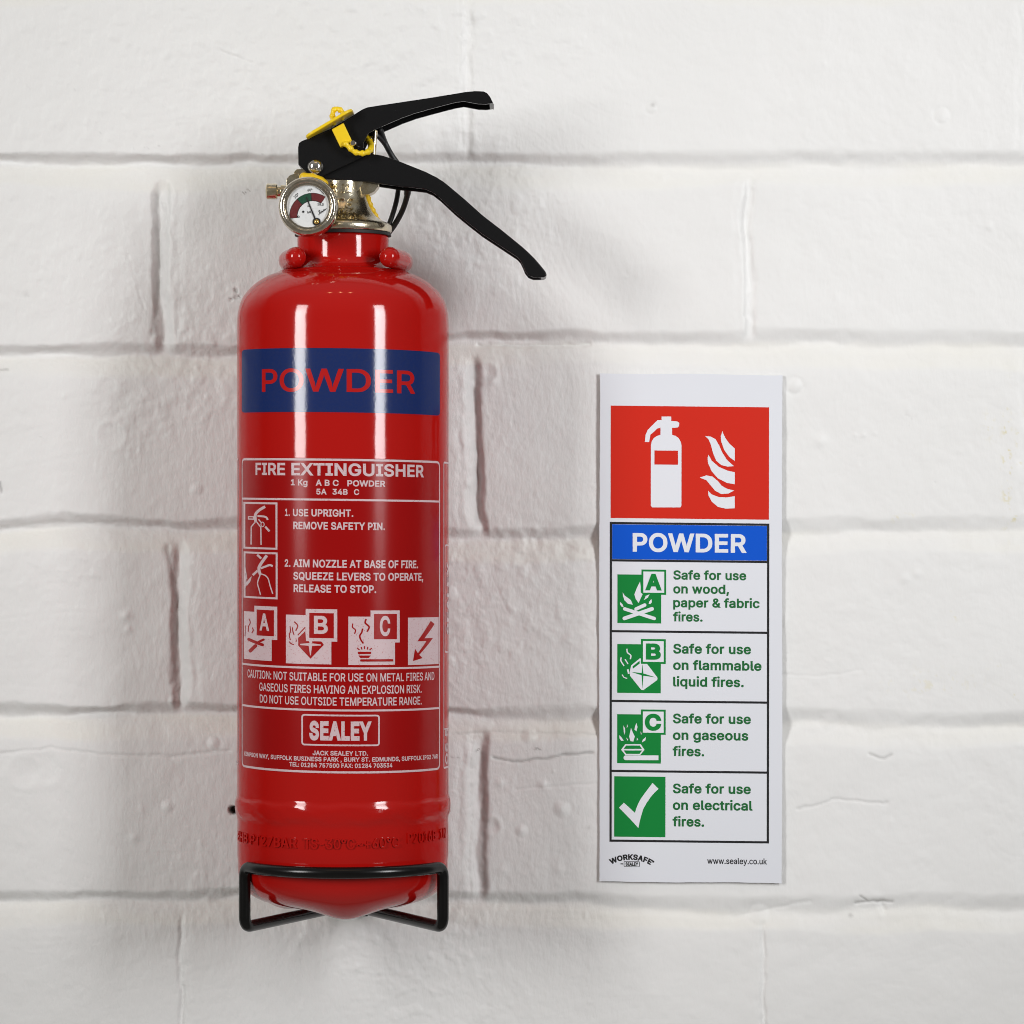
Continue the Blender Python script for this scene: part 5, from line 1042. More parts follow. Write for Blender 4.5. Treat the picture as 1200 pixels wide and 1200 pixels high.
    def crack(pts, wd, dp, dk=0.0):
        nonlocal H, dirt_and_shade
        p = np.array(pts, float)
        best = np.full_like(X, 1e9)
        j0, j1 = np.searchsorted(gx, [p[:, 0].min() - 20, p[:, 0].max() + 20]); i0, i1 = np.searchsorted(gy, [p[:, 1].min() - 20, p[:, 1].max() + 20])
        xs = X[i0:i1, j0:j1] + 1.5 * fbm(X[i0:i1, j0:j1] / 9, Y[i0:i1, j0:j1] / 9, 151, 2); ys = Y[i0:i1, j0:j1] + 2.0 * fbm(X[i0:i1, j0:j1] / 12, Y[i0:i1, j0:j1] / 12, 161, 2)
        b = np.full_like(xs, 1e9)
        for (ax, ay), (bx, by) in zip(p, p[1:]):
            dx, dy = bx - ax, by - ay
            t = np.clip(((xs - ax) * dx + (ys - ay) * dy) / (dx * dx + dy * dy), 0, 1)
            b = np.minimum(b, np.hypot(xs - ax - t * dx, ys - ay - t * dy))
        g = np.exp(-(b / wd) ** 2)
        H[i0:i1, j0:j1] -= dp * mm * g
        dirt_and_shade[i0:i1, j0:j1] = np.maximum(dirt_and_shade[i0:i1, j0:j1], dk * g)

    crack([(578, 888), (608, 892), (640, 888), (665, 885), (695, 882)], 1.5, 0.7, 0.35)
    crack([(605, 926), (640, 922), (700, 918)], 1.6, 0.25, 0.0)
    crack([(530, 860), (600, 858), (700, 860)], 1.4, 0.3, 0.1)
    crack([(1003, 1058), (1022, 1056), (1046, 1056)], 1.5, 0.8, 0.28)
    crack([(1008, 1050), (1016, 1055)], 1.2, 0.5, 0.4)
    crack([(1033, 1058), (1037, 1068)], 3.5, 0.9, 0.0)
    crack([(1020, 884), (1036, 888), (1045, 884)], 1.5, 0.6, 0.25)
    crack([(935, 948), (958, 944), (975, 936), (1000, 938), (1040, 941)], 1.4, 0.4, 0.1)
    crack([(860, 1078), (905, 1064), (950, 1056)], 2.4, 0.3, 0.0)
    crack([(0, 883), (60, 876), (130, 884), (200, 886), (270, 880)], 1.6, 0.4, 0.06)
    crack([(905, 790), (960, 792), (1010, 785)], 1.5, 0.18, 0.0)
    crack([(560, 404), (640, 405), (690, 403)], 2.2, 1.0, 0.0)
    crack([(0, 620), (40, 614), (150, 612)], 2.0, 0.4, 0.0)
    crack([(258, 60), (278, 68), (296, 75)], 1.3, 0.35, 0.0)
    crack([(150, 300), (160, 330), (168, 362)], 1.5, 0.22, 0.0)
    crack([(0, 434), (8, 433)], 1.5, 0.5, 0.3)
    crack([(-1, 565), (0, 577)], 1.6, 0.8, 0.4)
    crack([(197, 640), (206, 700), (203, 800)], 4.0, 0.8, 0.24)  # perpends from here: brown stain and the joint's shade, both painted into the colour
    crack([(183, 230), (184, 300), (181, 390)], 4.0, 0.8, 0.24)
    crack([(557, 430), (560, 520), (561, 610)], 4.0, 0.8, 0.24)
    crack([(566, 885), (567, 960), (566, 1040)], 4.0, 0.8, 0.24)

    # a drilled hole just left of the cylinder and a chipped plug above it
    q = np.hypot(X - 273.0, Y - 949.5)
    H -= 6 * mm * (1 - sstep(3.0, 5.6, q))
    dirt_and_shade = np.maximum(dirt_and_shade, 0.97 * (1 - sstep(3.2, 6.2, q + 1.2 * fbm(X / 4, Y / 4, 171, 2))))
    for x, y, r in ((277.5, 341, 3.2), (276, 349, 3.6), (271.5, 351, 2.2), (281, 347, 2.0)):
        q = np.hypot((X - x), (Y - y) * 1.25) + 3.0 * fbm(X / 4, Y / 4, 181, 2)
        H -= 0.7 * mm * (1 - sstep(r * 0.5, r, q))
        dirt_and_shade = np.maximum(dirt_and_shade, 0.62 * (1 - sstep(r * 0.2, r * 1.1, q)) * np.clip(0.6 + 1.2 * fbm(X / 3, Y / 3, 183, 2), 0, 1))
    # brown grit where the paint rubbed off along the bed joint, left and middle
    grit = sstep(0.30, 0.55, fbm(X / 5, Y / 4, 191, 3, 0.7))
    for x, y, rx, ry, a in ((177, 173, 16, 3, .35), (218, 175, 8, 3.5, .9), (248, 177, 10, 3, .6), (268, 179, 7, 2, .5), (310, 179, 8, 2, .5), (287, 225, 14, 3, .8), (40, 101, 6, 4, .25), (92, 104, 5, 3, .35),
                            (115, 158, 5, 3, .3), (31, 345, 3, 3, .3), (50, 513, 4, 3, .2), (560, 187, 30, 4, .15), (606, 192, 5, 3, .5), (754, 205, 5, 2, .4), (765, 123, 3, 2.5, .7), (1104, 141, 5, 5, .25),
                            (997, 1073, 2.5, 2.5, .7), (562, 880, 4, 3, .8), (631, 877, 5, 2, .6), (626, 880, 10, 2, .4), (533, 890, 8, 2.5, .7), (624, 891, 6, 2, .6), (681, 1039, 4, 3, .4), (1063, 493, 8, 6, .2), (1095, 566, 4, 3, .15), (690, 970, 2, 2, .5), (202, 822, 3, 5, .5)):
        q = ((X - x) / rx) ** 2 + ((Y - y) / ry) ** 2
        dirt_and_shade = np.maximum(dirt_and_shade, a * np.exp(-q) * np.clip(grit * 1.3 + (0.4 if rx < 4 else 0), 0, 1))
    # yellow splashes on the right
    grit2 = sstep(0.22, 0.5, fbm(X / 4.5, Y / 6, 201, 3, 0.7))
    for x, y, rx, ry, a in ((1180, 540, 5, 60, .9), (1196, 520, 4, 30, .9), (1160, 500, 8, 14, .4), (1127, 607, 6, 5, .9), (1184, 607, 9, 4, .9), (1060, 608, 12, 5, .6), (1190, 816, 6, 5, .5), (1120, 720, 8, 6, .35), (1090, 800, 50, 14, .25), (1168, 780, 9, 9, .25)):
        q = ((X - x) / rx) ** 2 + ((Y - y) / ry) ** 2
        yel = np.maximum(yel, a * np.exp(-q) * grit2)
    # cream-tinted mortar paint
    cream = np.clip(tint, 0, 1) * np.clip(0.55 + 0.6 * fbm(X / 120, Y / 30, 211, 3), 0, 1)

    ny, nx = X.shape
    co = np.empty((ny * nx, 3), np.float32)
    co[:, 0] = ((X - 600) * (D - W0) / F).ravel()
    co[:, 1] = (-H - W0).ravel()
    co[:, 2] = ((600 - Y) * (D - W0) / F).ravel()
    idx = np.arange(ny * nx).reshape(ny, nx)
    quads = np.stack([idx[:-1, :-1], idx[1:, :-1], idx[1:, 1:], idx[:-1, 1:]], -1).reshape(-1, 4)
    # the wall has a body: skirt and back
    rim = np.concatenate([idx[0, :], idx[1:, -1], idx[-1, -2::-1], idx[-2:0:-1, 0]])
    back = co[rim].copy(); back[:, 1] = 0.10
    nb = ny * nx
    bi = nb + np.arange(len(rim))
    skirt = np.stack([rim, np.roll(rim, -1), np.roll(bi, -1), bi], -1)
    corner = [bi[0], bi[nx - 1], bi[nx - 1 + ny - 1], bi[nx - 1 + ny - 1 + nx - 1]]
    # the back is one face fan with every rim vertex
    co = np.concatenate([co, back])
    q = np.concatenate([quads, skirt]).astype(np.int32)
    me = bpy.data.meshes.new('wall')
    nq = len(q)
    me.vertices.add(len(co)); me.vertices.foreach_set('co', co.ravel())
    me.loops.add(nq * 4 + len(rim)); me.polygons.add(nq + 1)
    loops = np.concatenate([q.ravel(), bi[::1]]).astype(np.int32)
    me.loops.foreach_set('vertex_index', loops)
    starts = np.concatenate([np.arange(0, nq * 4, 4), [nq * 4]]).astype(np.int32)
    me.polygons.foreach_set('loop_start', starts)
    me.polygons.foreach_set('use_smooth', np.concatenate([np.ones(nq - len(rim) , bool), np.zeros(len(rim) + 1, bool)]))
    me.update(calc_edges=True)
    me.validate()
    at = me.color_attributes.new('paint', 'FLOAT_COLOR', 'POINT')
    colr = np.zeros((len(co), 4), np.float32)
    colr[:nb, 0] = dirt_and_shade.ravel(); colr[:nb, 1] = np.clip(yel, 0, 1).ravel(); colr[:nb, 2] = cream.ravel(); colr[:nb, 3] = np.clip(np.interp(X, [-40, 250, 560, 680, 790, 1240], [0.75, 1.0, 1.0, 0.8, 0.32, 0.34]), 0, 1).ravel(); colr[nb:, 3] = 0.5
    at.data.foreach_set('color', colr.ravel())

    m = bpy.data.materials.new('white_masonry_paint')
    m.use_nodes = True
    t = m.node_tree
    b = t.nodes['Principled BSDF']
    b.inputs['Roughness'].default_value = 0.48
    b.inputs['Specular IOR Level'].default_value = 0.35
    geo = t.nodes.new('ShaderNodeNewGeometry')
    ca = t.nodes.new('ShaderNodeVertexColor'); ca.layer_name = 'paint'
    sep = t.nodes.new('ShaderNodeSeparateColor')
    t.links.new(ca.outputs['Color'], sep.inputs[0])
    n1 = t.nodes.new('ShaderNodeTexNoise'); n1.inputs['Scale'].default_value = 9; n1.inputs['Detail'].default_value = 5
    t.links.new(geo.outputs['Position'], n1.inputs['Vector'])

    def mix(fac, a, bcol, k=1.0):
        mx = t.nodes.new('ShaderNodeMix'); mx.data_type = 'RGBA'
        if k != 1.0:
            mm_ = t.nodes.new('ShaderNodeMath'); mm_.operation = 'MULTIPLY'; mm_.inputs[1].default_value = k
            t.links.new(fac, mm_.inputs[0]); fac = mm_.outputs[0]
        t.links.new(fac, mx.inputs[0])
        if isinstance(a, tuple): mx.inputs[6].default_value = (*a, 1)
        else: t.links.new(a, mx.inputs[6])
        mx.inputs[7].default_value = (*bcol, 1)
        return mx.outputs[2]
    c = mix(n1.outputs['Fac'], (0.80, 0.80, 0.795), (0.75, 0.75, 0.74))
    c = mix(sep.outputs['Blue'], c, (0.80, 0.78, 0.69), 0.42)
    c = mix(sep.outputs['Green'], c, (0.62, 0.52, 0.12), 0.8)
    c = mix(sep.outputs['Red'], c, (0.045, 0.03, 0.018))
    t.links.new(c, b.inputs['Base Color'])
    # fine grain of the paint film
    n2 = t.nodes.new('ShaderNodeTexNoise'); n2.inputs['Scale'].default_value = 520; n2.inputs['Detail'].default_value = 4; n2.inputs['Roughness'].default_value = 0.55
    mp = t.nodes.new('ShaderNodeMapping'); mp.inputs['Scale'].default_value = (1, 1, 0.45); mp.inputs['Rotation'].default_value = (0, 0.35, 0)
    t.links.new(geo.outputs['Position'], mp.inputs['Vector'])
    t.links.new(mp.outputs[0], n2.inputs['Vector'])
    bp = t.nodes.new('ShaderNodeBump'); bp.inputs['Distance'].default_value = 0.00030
    t.links.new(ca.outputs['Alpha'], bp.inputs['Strength'])
    t.links.new(n2.outputs['Fac'], bp.inputs['Height'])
    t.links.new(bp.outputs[0], b.inputs['Normal'])
    o = link('brick_wall', me, m, None, sharp=None, smooth=False)
    o['label'] = 'wall of large bricks thickly painted white, behind the red extinguisher and the sign'
    o['category'] = 'wall'
    return H, gx, gy


build_wall()

# ================================================================== THE SIGN
SB, SF = W0 + 0.0007, W0 + 0.0014          # back and front of the sign board
sign = thing('safety_sign', 'tall white notice with red, blue and green printed panels, fixed to the white brick wall', 'sign', (WX(810, W0), -W0, WZ(1034, W0)))


def sgn(x, y, h):
    return W(x - 0.0012 * (y - 736), y + 0.011 * (x - 808), SF) + Vector((0, -h, 0))


def sign_part(name, ink, m, h, parent, label=None):
    return link(name, ink.mesh(sgn, h), m, parent, smooth=False, label=label)


bm = bmesh.new()
outline = []
cor_ = [(702.5, 438.5), (916.5, 438.5), (916.5, 1034), (702.5, 1034)]
for (xa, ya), (xb, yb) in zip(cor_, cor_[1:] + cor_[:1]):          # hand-cut edges: never quite straight
    n_ = int(math.hypot(xb - xa, yb - ya) / 9)
    for q_ in range(n_):
        t_ = q_ / n_
        wv = 0.45 * math.sin(2.3 * t_ * math.pi + xa * 0.01) + random.uniform(-0.16, 0.16)
        outline.append((xa + (xb - xa) * t_ + (wv if abs(xb - xa) < 1 else 0), ya + (yb - ya) * t_ + (wv if abs(yb - ya) < 1 else 0)))
fr = [bm.verts.new(sgn(x, y, 0)) for x, y in outline]
bk = [bm.verts.new(sgn(x, y, 0) + Vector((0, SF - SB, 0))) for x, y in outline]
bm.faces.new(fr).material_index = 0
bm.faces.new(list(reversed(bk))).material_index = 1
for i in range(len(fr)):
    j = (i + 1) % len(fr)
    bm.faces.new((fr[i], bk[i], bk[j], fr[j])).material_index = 1
board = link('board', from_bm(bm), [M['sign'], M['sign_edge']], sign, smooth=False)

L1, L2, L3 = 0.00006, 0.00012, 0.00018


def Z8(pts): return [(690 + x / 4.8, 420 + y / 4.8) for x, y in pts]
def unslope(pts): return [(x, y - 0.011 * (x - 808)) for x, y in pts]


k = Ink(); k.rect(715.4, 476.3, 900.9, 608.0)
rp_ = sign_part('red_panel', k, M['s_red'], L1, sign)
k = Ink()
k.poly(unslope(Z8([(348, 828), (348, 490), (352, 468), (364, 448), (382, 436), (402, 430), (402, 390), (386, 393), (345, 430), (338, 470), (314, 470), (318, 430), (330, 402), (385, 347), (408, 347), (408, 327), (462, 327), (462, 352), (496, 355), (507, 362), (507, 380), (497, 389), (467, 391), (467, 430), (487, 436), (504, 448), (515, 468), (520, 490), (520, 830), (514, 838), (355, 838)])))
es = sign_part('extinguisher_symbol', k, M['s_white'], L2, rp_)
k = Ink(); k.rect(*Z8([(368, 520)])[0], *Z8([(500, 599)])[0])
# the red window of the symbol is printed with the symbol
me = k.mesh(sgn, L3)
me.materials.append(M['s_red'])
bm = bmesh.new(); bm.from_mesh(es.data); nf = len(bm.faces)
me.transform(Matrix.Translation(-origin_of(sign)))
bm.from_mesh(me); bm.faces.ensure_lookup_table()
for f_ in bm.faces[nf:]:
    f_.material_index = 1
bm.to_mesh(es.data); bm.free(); es.data.materials.append(M['s_red'])
k = Ink()
FL = [[(750, 408), (757, 428), (768, 450), (790, 480), (820, 507), (820, 577), (790, 555), (760, 515), (743, 465), (741, 440)],
      [(653, 437), (685, 440), (712, 455), (732, 490), (750, 530), (775, 570), (815, 606), (780, 609), (745, 600), (715, 575), (697, 530), (685, 485), (672, 455)],
      [(672, 542), (690, 575), (730, 610), (780, 632), (820, 640), (820, 708), (775, 700), (725, 675), (690, 635), (670, 590), (667, 560)],
      [(622, 670), (660, 658), (695, 665), (725, 690), (745, 715), (775, 733), (816, 743), (785, 760), (745, 763), (710, 745), (685, 715), (660, 685)],
      [(670, 745), (690, 765), (730, 780), (775, 782), (820, 775), (820, 843), (770, 845), (725, 835), (690, 805), (672, 770)]]
for q in FL:
    k.poly(unslope(Z8(q)))
sign_part('flame_symbol', k, M['s_white'], L2, rp_)

# black table lines: one outline plus four rules, butted
k = Ink()
k.frame(714.5, 612.6, 901.4, 987.4, 2.6)
for y in (657.6, 740.6, 822.4, 904.4):
    k.rect(717.1, y - 1.3, 898.8, y + 1.3)
sign_part('table_frame', k, M['s_black'], L1, sign)
k = Ink(); k.rect(717.3, 615.4, 898.6, 656.1)
bp_ = sign_part('blue_panel', k, M['s_blue'], L1, sign)
k = Ink(); k.text('POWDER', 741.3, 875.0, 647.2, 22.0, 0.03)
sign_part('lettering', k, M['s_white'], L2, bp_)

# the four green pictograms
def pict(name, panel, box, letter, cap, draw):
    kk = Ink(); 
    if box:
        x0, y0, x1, y1 = box
        a, b_, c_, d_ = panel
        kk.poly([(a, b_), (x0, b_), (x0, y0), (x1, y0), (x1, y1), (c_, y1), (c_, d_), (a, d_)])
    else:
        kk.rect(*panel)
    p = sign_part(name, kk, M['s_green'], L1, sign)
    wk = Ink(lift=0.000012); gk = Ink(lift=0.000012)
    wk.level = 0; gk.level = 0.000006
    if box:
        wk.rect(x0 + 2.3, y0 + 2.3, x1 - 2.3, y1 - 2.3)
    draw(wk, gk)
    if gk.v:
        sign_part('symbol_lines', gk, M['s_green'], L2 + 0.00003, p)
    sign_part('symbol', wk, M['s_white'], L2, p)
    if letter:
        kk = Ink(); kk.text(letter, *cap, 0.05)
        sign_part('letter', kk, M['s_green'], L3 + 0.00004, p)
    return p


def Z6(pts): return unslope([(700 + x / 6, 640 + y / 6) for x, y in pts])
def Z5(pts): return unslope([(690 + x / 5, 820 + y / 5) for x, y in pts])


def cap6(kk, a, b_, wd, Zf=Z6, sc=6):
    p, q = Zf([a, b_])
    kk.capsule(*p, *q, wd / sc)


def drawA(wk, gk):
    for q in ([(178, 325), (192, 348), (215, 364), (236, 380), (250, 412), (215, 405), (190, 380), (180, 350)],
              [(300, 248), (304, 280), (305, 325), (318, 338), (290, 400), (270, 372), (260, 340), (275, 300)],
              [(327, 380), (340, 350), (368, 338), (355, 362)], [(360, 405), (365, 390), (380, 372), (383, 395), (372, 408)], [(160, 392), (178, 410), (185, 428), (170, 425), (160, 410)]):
        wk.poly(Z6(q))
    cap6(wk, (272, 442), (333, 414), 24)
    cap6(wk, (192, 441), (400, 509), 24)
    wk.level = 0.0001
    cap6(gk, (190, 508), (385, 441), 38)
    cap6(wk, (190, 508), (385, 441), 26)


def drawB(wk, gk):
    wk.poly(Z6([(300, 788), (306, 790), (306, 828), (350, 828), (420, 920), (424, 930), (420, 942), (326, 1011), (310, 1011), (229, 910), (231, 870), (238, 838)]))
    for q, wd in (([(208, 722), (212, 748), (235, 768), (232, 795)], 9), ([(168, 782), (166, 806), (188, 842)], 9), ([(195, 795), (216, 828)], 8), ([(214, 866), (222, 897)], 13), ([(174, 903), (188, 922), (210, 930)], 7)):
        wk.stroke(Z6(q), wd / 6, True)
    gk.poly(Z6([(248, 846), (297, 806), (298, 826), (250, 862)]))
    gk.poly(Z6([(317, 830), (324, 890), (324, 912), (318, 1000), (312, 912), (312, 890)]))
    gk.poly(Z6([(237, 884), (318, 893), (412, 923), (318, 910)]))


def drawC(wk, gk):
    p, q = Z5([(218, 340), (409, 340)])
    wk.capsule(*p, *q, 5.6, True, False)
    wk.poly(Z5([(190, 293), (215, 260), (305, 260), (327, 293), (302, 324), (215, 324)]))
    for q in ([(248, 165), (258, 190), (270, 215), (262, 245), (245, 243), (237, 215)], [(280, 135), (286, 160), (280, 185), (268, 175), (272, 155)], [(203, 150), (213, 168), (214, 190), (210, 205), (205, 185)],
              [(225, 143), (230, 155), (223, 166)], [(180, 207), (194, 222), (205, 240), (190, 240), (180, 225)], [(336, 217), (332, 238), (312, 250), (317, 233)], [(303, 185), (310, 198), (307, 207)], [(218, 220), (230, 232), (228, 240)], [(282, 220), (290, 232), (282, 240)]):
        wk.poly(Z5(q))
    gk.poly(Z5([(204, 288), (220, 268), (299, 268), (312, 288)]))
    gk.poly(Z5([(205, 297), (313, 297), (298, 317), (220, 317)]))


def drawT(wk, gk):
    wk.poly(Z5([(178, 632), (207, 603), (272, 663), (278, 640), (290, 610), (305, 582), (320, 560), (348, 522), (375, 487), (410, 522), (385, 546), (362, 572), (340, 605), (320, 640), (308, 680), (298, 720), (292, 752), (245, 700)]))


pict('pictogram', (723.5, 674.0, 774.8, 731.0), (751.6, 668.0, 780.6, 697.4), 'A', (756.0, 775.4, 692.3, 19.4), drawA)
pict('pictogram', (723.4, 755.6, 774.4, 812.8), (751.2, 749.4, 780.2, 778.4), 'B', (757.0, 774.4, 773.5, 19.0), drawB)
pict('pictogram', (723.4, 837.8, 774.6, 895.2), (751.2, 832.0, 780.2, 861.4), 'C', (755.8, 775.2, 856.6, 19.6), drawC)
pict('pictogram', (720.0, 910.6, 780.0, 981.4), None, None, None, drawT)

TB = 0.036
for lines in ([('Safe for use', 788.9, 874.4, 679.4, 10.9), ('on wood,', 788.9, 854.4, 695.6, 10.9), ('paper & fabric', 788.9, 890.2, 711.8, 10.9), ('fires.', 788.7, 823.3, 728.4, 10.9)],
              [('Safe for use', 788.9, 880.0, 766.0, 11.4), ('on flammable', 788.9, 892.4, 785.2, 11.4), ('liquid fires.', 788.9, 871.6, 804.6, 11.4)],
              [('Safe for use', 788.7, 880.0, 847.8, 11.4), ('on gaseous', 788.7, 877.0, 867.2, 11.4), ('fires.', 788.4, 825.4, 886.2, 11.4)],
              [('Safe for use', 788.7, 880.0, 929.8, 11.4), ('on electrical', 788.7, 882.2, 949.2, 11.4), ('fires.', 788.4, 825.4, 968.6, 11.4)]):
    k = Ink()
    for t_ in lines:
        k.text(*t_, TB)
    sign_part('lettering', k, M['s_gtext'], L1, sign)

k = Ink(lift=0.00001)
k.text('WORKSAFE', 715.6, 763.4, 1007.4 + 0.9, 6.6, 0.055, arc=47)
k.disc(765.9, 1010.2, 1.2)
k.frame(731.4, 1010.0, 750.0, 1016.6, 0.55, 1.3)
k.text('SEALEY', 733.4, 748.2, 1015.4, 4.2, 0.06)
k.rect(727.6, 1012.6, 730.6, 1013.8)
sign_part('maker_logo', k, M['s_black'], L1, sign)
k = Ink(); k.text('www.sealey.co.uk', 829.2, 899.2, 1012.0, 7.0, 0.018)
sign_part('web_address', k, M['s_black'], L1, sign)

# ================================================================== THE EXTINGUISHER
SA = F / (D - AD)                 # pixels per metre at the axis depth
R = 124.0 / SA
AXP = 402.0
AX = (AXP - 600) / SA
DF = AD + R


def az(py): return (600 - py) / SA


ext = thing('fire_extinguisher', 'red powder fire extinguisher with black squeeze levers and round gauge, hung on white brickwork', 'fire extinguisher', (AX, -AD, az(1066)))

# ---- cylinder body (one continuous shell; three-lobed base)
prof = [(50, 277), (53.2, 277), (53.6, 279), (53.6, 300), (54.2, 306), (56.5, 311), (61, 315), (67, 317.2), (72, 317.6), (76, 319), (80, 321), (88, 324), (97, 329), (105, 335), (112, 342), (117.5, 350), (121, 359), (123.3, 370), (124, 382)]
prof = [(p.x, p.y) for p in catmull([(a, b_, 0) for a, b_ in prof[2:]], 4)]
prof = [(46, 276.6), (52.6, 276.6)] + prof
prof += [(124, 450), (124, 560), (124, 680), (124, 800), (124, 900), (124, 928)]
rib = [(124.05, 930), (124.7, 932.2), (125.5, 934.2), (126.0, 936.8), (126.2, 941), (126.1, 946), (125.4, 950.5), (124.2, 954.5), (123.5, 957.5), (123.4, 961)]
prof += rib + [(123.6, 968), (123.8, 985), (123.6, 1000), (123.0, 1008)]
SEG = 256
bm = bmesh.new()
rings = add_lathe(bm, [(r / SA, az(y)) for r, y in prof], AX, AD, SEG, True, False)
for rg, (r_, y_) in zip(rings, prof):
    if 929 < y_ < 962:
        for q, vtx in enumerate(rg):
            th = 2 * math.pi * q / SEG
            dr = (0.40 * math.sin(9 * th + y_ * 0.35) + 0.30 * math.sin(23 * th - y_ * 0.5 + 1.3) + 0.22 * math.sin(41 * th + 0.8 * y_)) / SA * math.exp(-((y_ - 946) / 9) ** 2)
            vtx.co.x += dr * math.sin(th)
            vtx.co.y -= dr * math.cos(th)
            vtx.co.z += 0.8 * math.sin(14 * th + 0.4) / SA
last = rings[-1]
NB = 34
for i in range(1, NB + 1):
    t = i / NB
    ph = t * math.pi / 2
    rr = 123.0 * math.cos(ph)
    dome = 56 * max(0.0, 1 - (rr / 123.0) ** 3) ** (1 / 3)
    if i == NB:
        c = bm.verts.new((AX, -AD, az(1008 + 56)))
        for q in range(SEG):
            bm.faces.new((last[q], last[(q + 1) % SEG], c))
        break
    ring = []
    for q in range(SEG):
        th = 2 * math.pi * q / SEG
        foot = (0.5 + 0.5 * math.cos(3 * (th - 0.10))) ** 2.6
        bumpf = math.exp(-((rr - 78) / 25.0) ** 2)
        y = 1008 + dome + 9 * foot * bumpf - 1.5 * (1 - foot) * bumpf
        ring.append(bm.verts.new((AX + rr / SA * math.sin(th), -AD - rr / SA * math.cos(th), az(y))))
    for q in range(SEG):
        q2 = (q + 1) % SEG
        bm.faces.new((last[q], last[q2], ring[q2], ring[q]))
    last = ring
body = link('body', from_bm(bm), M['red'], ext, sharp=60)


def prof_r(py):
    return np.interp(py, [y for _, y in prof], [r for r, _ in prof])


def arc_of(px):
    """photo column -> arc length (in pixels) round the cylinder"""
    kx = (px - 600.0) / F
    # (t k - AX)^2 + (D - t - AD)^2 = R^2
    A = kx * kx + 1
    B = -2 * (kx * AX + (D - AD))
    C = AX * AX + (D - AD) ** 2 - R * R
    disc = max(B * B - 4 * A * C, 0.0)
    t = (-B - math.sqrt(disc)) / (2 * A)
    th = math.atan2(t * kx - AX, D - t - AD)
    return th * 124.0


A0 = arc_of(AXP)
TILT = 0.0125


def cyl(a, y, h):
    th = a / 124.0
    y = y + TILT * (a - A0)
    z = (600 - y) * (D - DF) / F
    r = R + h
    return Vector((AX + r * math.sin(th), -AD - r * math.cos(th), z))


def cyl_rib(a, y, h):
    th = a / 124.0
    z = (600 - y) * (D - DF) / F
    r = prof_r(600 - z * SA) / SA + h
    return Vector((AX + r * math.sin(th), -AD - r * math.cos(th), z))


def CI(lift=0.0): return Ink(arc_of, lift)


def cyl_part(name, ink, m, h, parent, label=None, mp_=cyl, step=4.0):
    return link(name, ink.mesh(mp_, h, step=step), m, parent, sharp=None, smooth=True, label=label)


H0, H1, H2, H3 = 0.00003, 0.00007, 0.00011, 0.00015
k = CI(); k.rrect(283.4, 408.0, 515.4, 483.2, 4)
band = cyl_part('heading_band', k, M['ink_blue'], H1, ext)
k = CI(); k.text('POWDER', 307.2, 486.5, 459.2, 27.0, 0.013)
cyl_part('lettering', k, M['ink_red'], H2, band)

k = CI(); k.rrect(282.6, 536.8, 516.2, 907.0, 6)
panel = cyl_part('instruction_panel', k, M['film'], H0, ext)
# frame and rules
k = CI()
xl, xr = 283.6, 515.4
aL, aR = arc_of(xl), arc_of(xr)
FI = Ink()
FI.frame(aL, 537.6, aR, 906.4, 2.5, 8)
for y in (585.8, 783.2, 832.6):
    FI.rect(aL + 2.5, y - 1.15, aR - 2.5, y + 1.15)
cyl_part('frame_lines', FI, M['ink_white'], H1, panel)

k = CI()
k.text('FIRE EXTINGUISHER', 299.6, 496.6, 557.6, 14.6, 0.030)
k.text('1 Kg', 341.0, 360.4, 569.4, 7.2, 0.022)
k.text('A B C', 370.0, 397.0, 569.6, 7.2, 0.022)
k.text('POWDER', 407.0, 451.5, 569.8, 7.2, 0.022)
k.text('5A', 370.7, 382.8, 579.8, 6.8, 0.022)
k.text('34B', 389.6, 407.4, 579.8, 6.8, 0.022)
k.text('C', 414.7, 421.0, 579.8, 6.8, 0.022)
cyl_part('lettering', k, M['ink_white'], H1, panel)
k = CI()
k.text('1.', 334.0, 339.6, 605.6, 8.6, 0.026)
k.text('USE UPRIGHT.', 343.4, 414.0, 605.6, 8.6, 0.026)
k.text('REMOVE SAFETY PIN.', 343.8, 451.0, 620.8, 8.8, 0.026)
k.text('2.', 333.8, 340.4, 665.2, 8.8, 0.026)
k.text('AIM NOZZLE AT BASE OF FIRE.', 343.8, 489.8, 665.4, 9.2, 0.026)
k.text('SQUEEZE LEVERS TO OPERATE,', 343.8, 495.8, 680.2, 9.2, 0.026)
k.text('RELEASE TO STOP.', 344.2, 440.8, 694.8, 9.2, 0.026)
cyl_part('lettering', k, M['ink_white'], H1, panel)
k = CI()
k.text('CAUTION: NOT SUITABLE FOR USE ON METAL FIRES AND', 290.2, 508.8, 798.6, 9.6, 0.016)
k.text('GASEOUS FIRES HAVING AN EXPLOSION RISK.', 304.0, 494.0, 813.0, 9.6, 0.016)
k.text('DO NOT USE OUTSIDE TEMPERATURE RANGE.', 304.6, 494.0, 827.0, 9.6, 0.016)
cyl_part('lettering', k, M['ink_white'], H1, panel)
k = CI()
k.text('JACK SEALEY LTD.', 366.4, 431.2, 885.6, 5.4, 0.022)
k.text('KEMPSON WAY, SUFFOLK BUSINESS PARK , BURY ST. EDMUNDS, SUFFOLK IP32 7AR', 286.4, 512.8, 892.7, 5.2, 0.020)
k.text('TEL: 01284 757500 FAX: 01284 703534', 339.2, 459.8, 899.9, 5.2, 0.020)
cyl_part('lettering', k, M['ink_white'], H1, panel)
k = CI()
k.frame(353.2, 837.6, 445.0, 874.4, 1.9, 4)
# heavy condensed capitals of the maker's mark, drawn as strokes of equal weight
k.text('SEALEY', 362.4, 435.4, 868.0, 22.6, 0.062)
cyl_part('maker_logo', k, M['ink_white'], H1, panel)

# pictograms of the panel
def S96(pts): return [(280 + x / 9.6, 585 + y / 9.6) for x, y in pts]


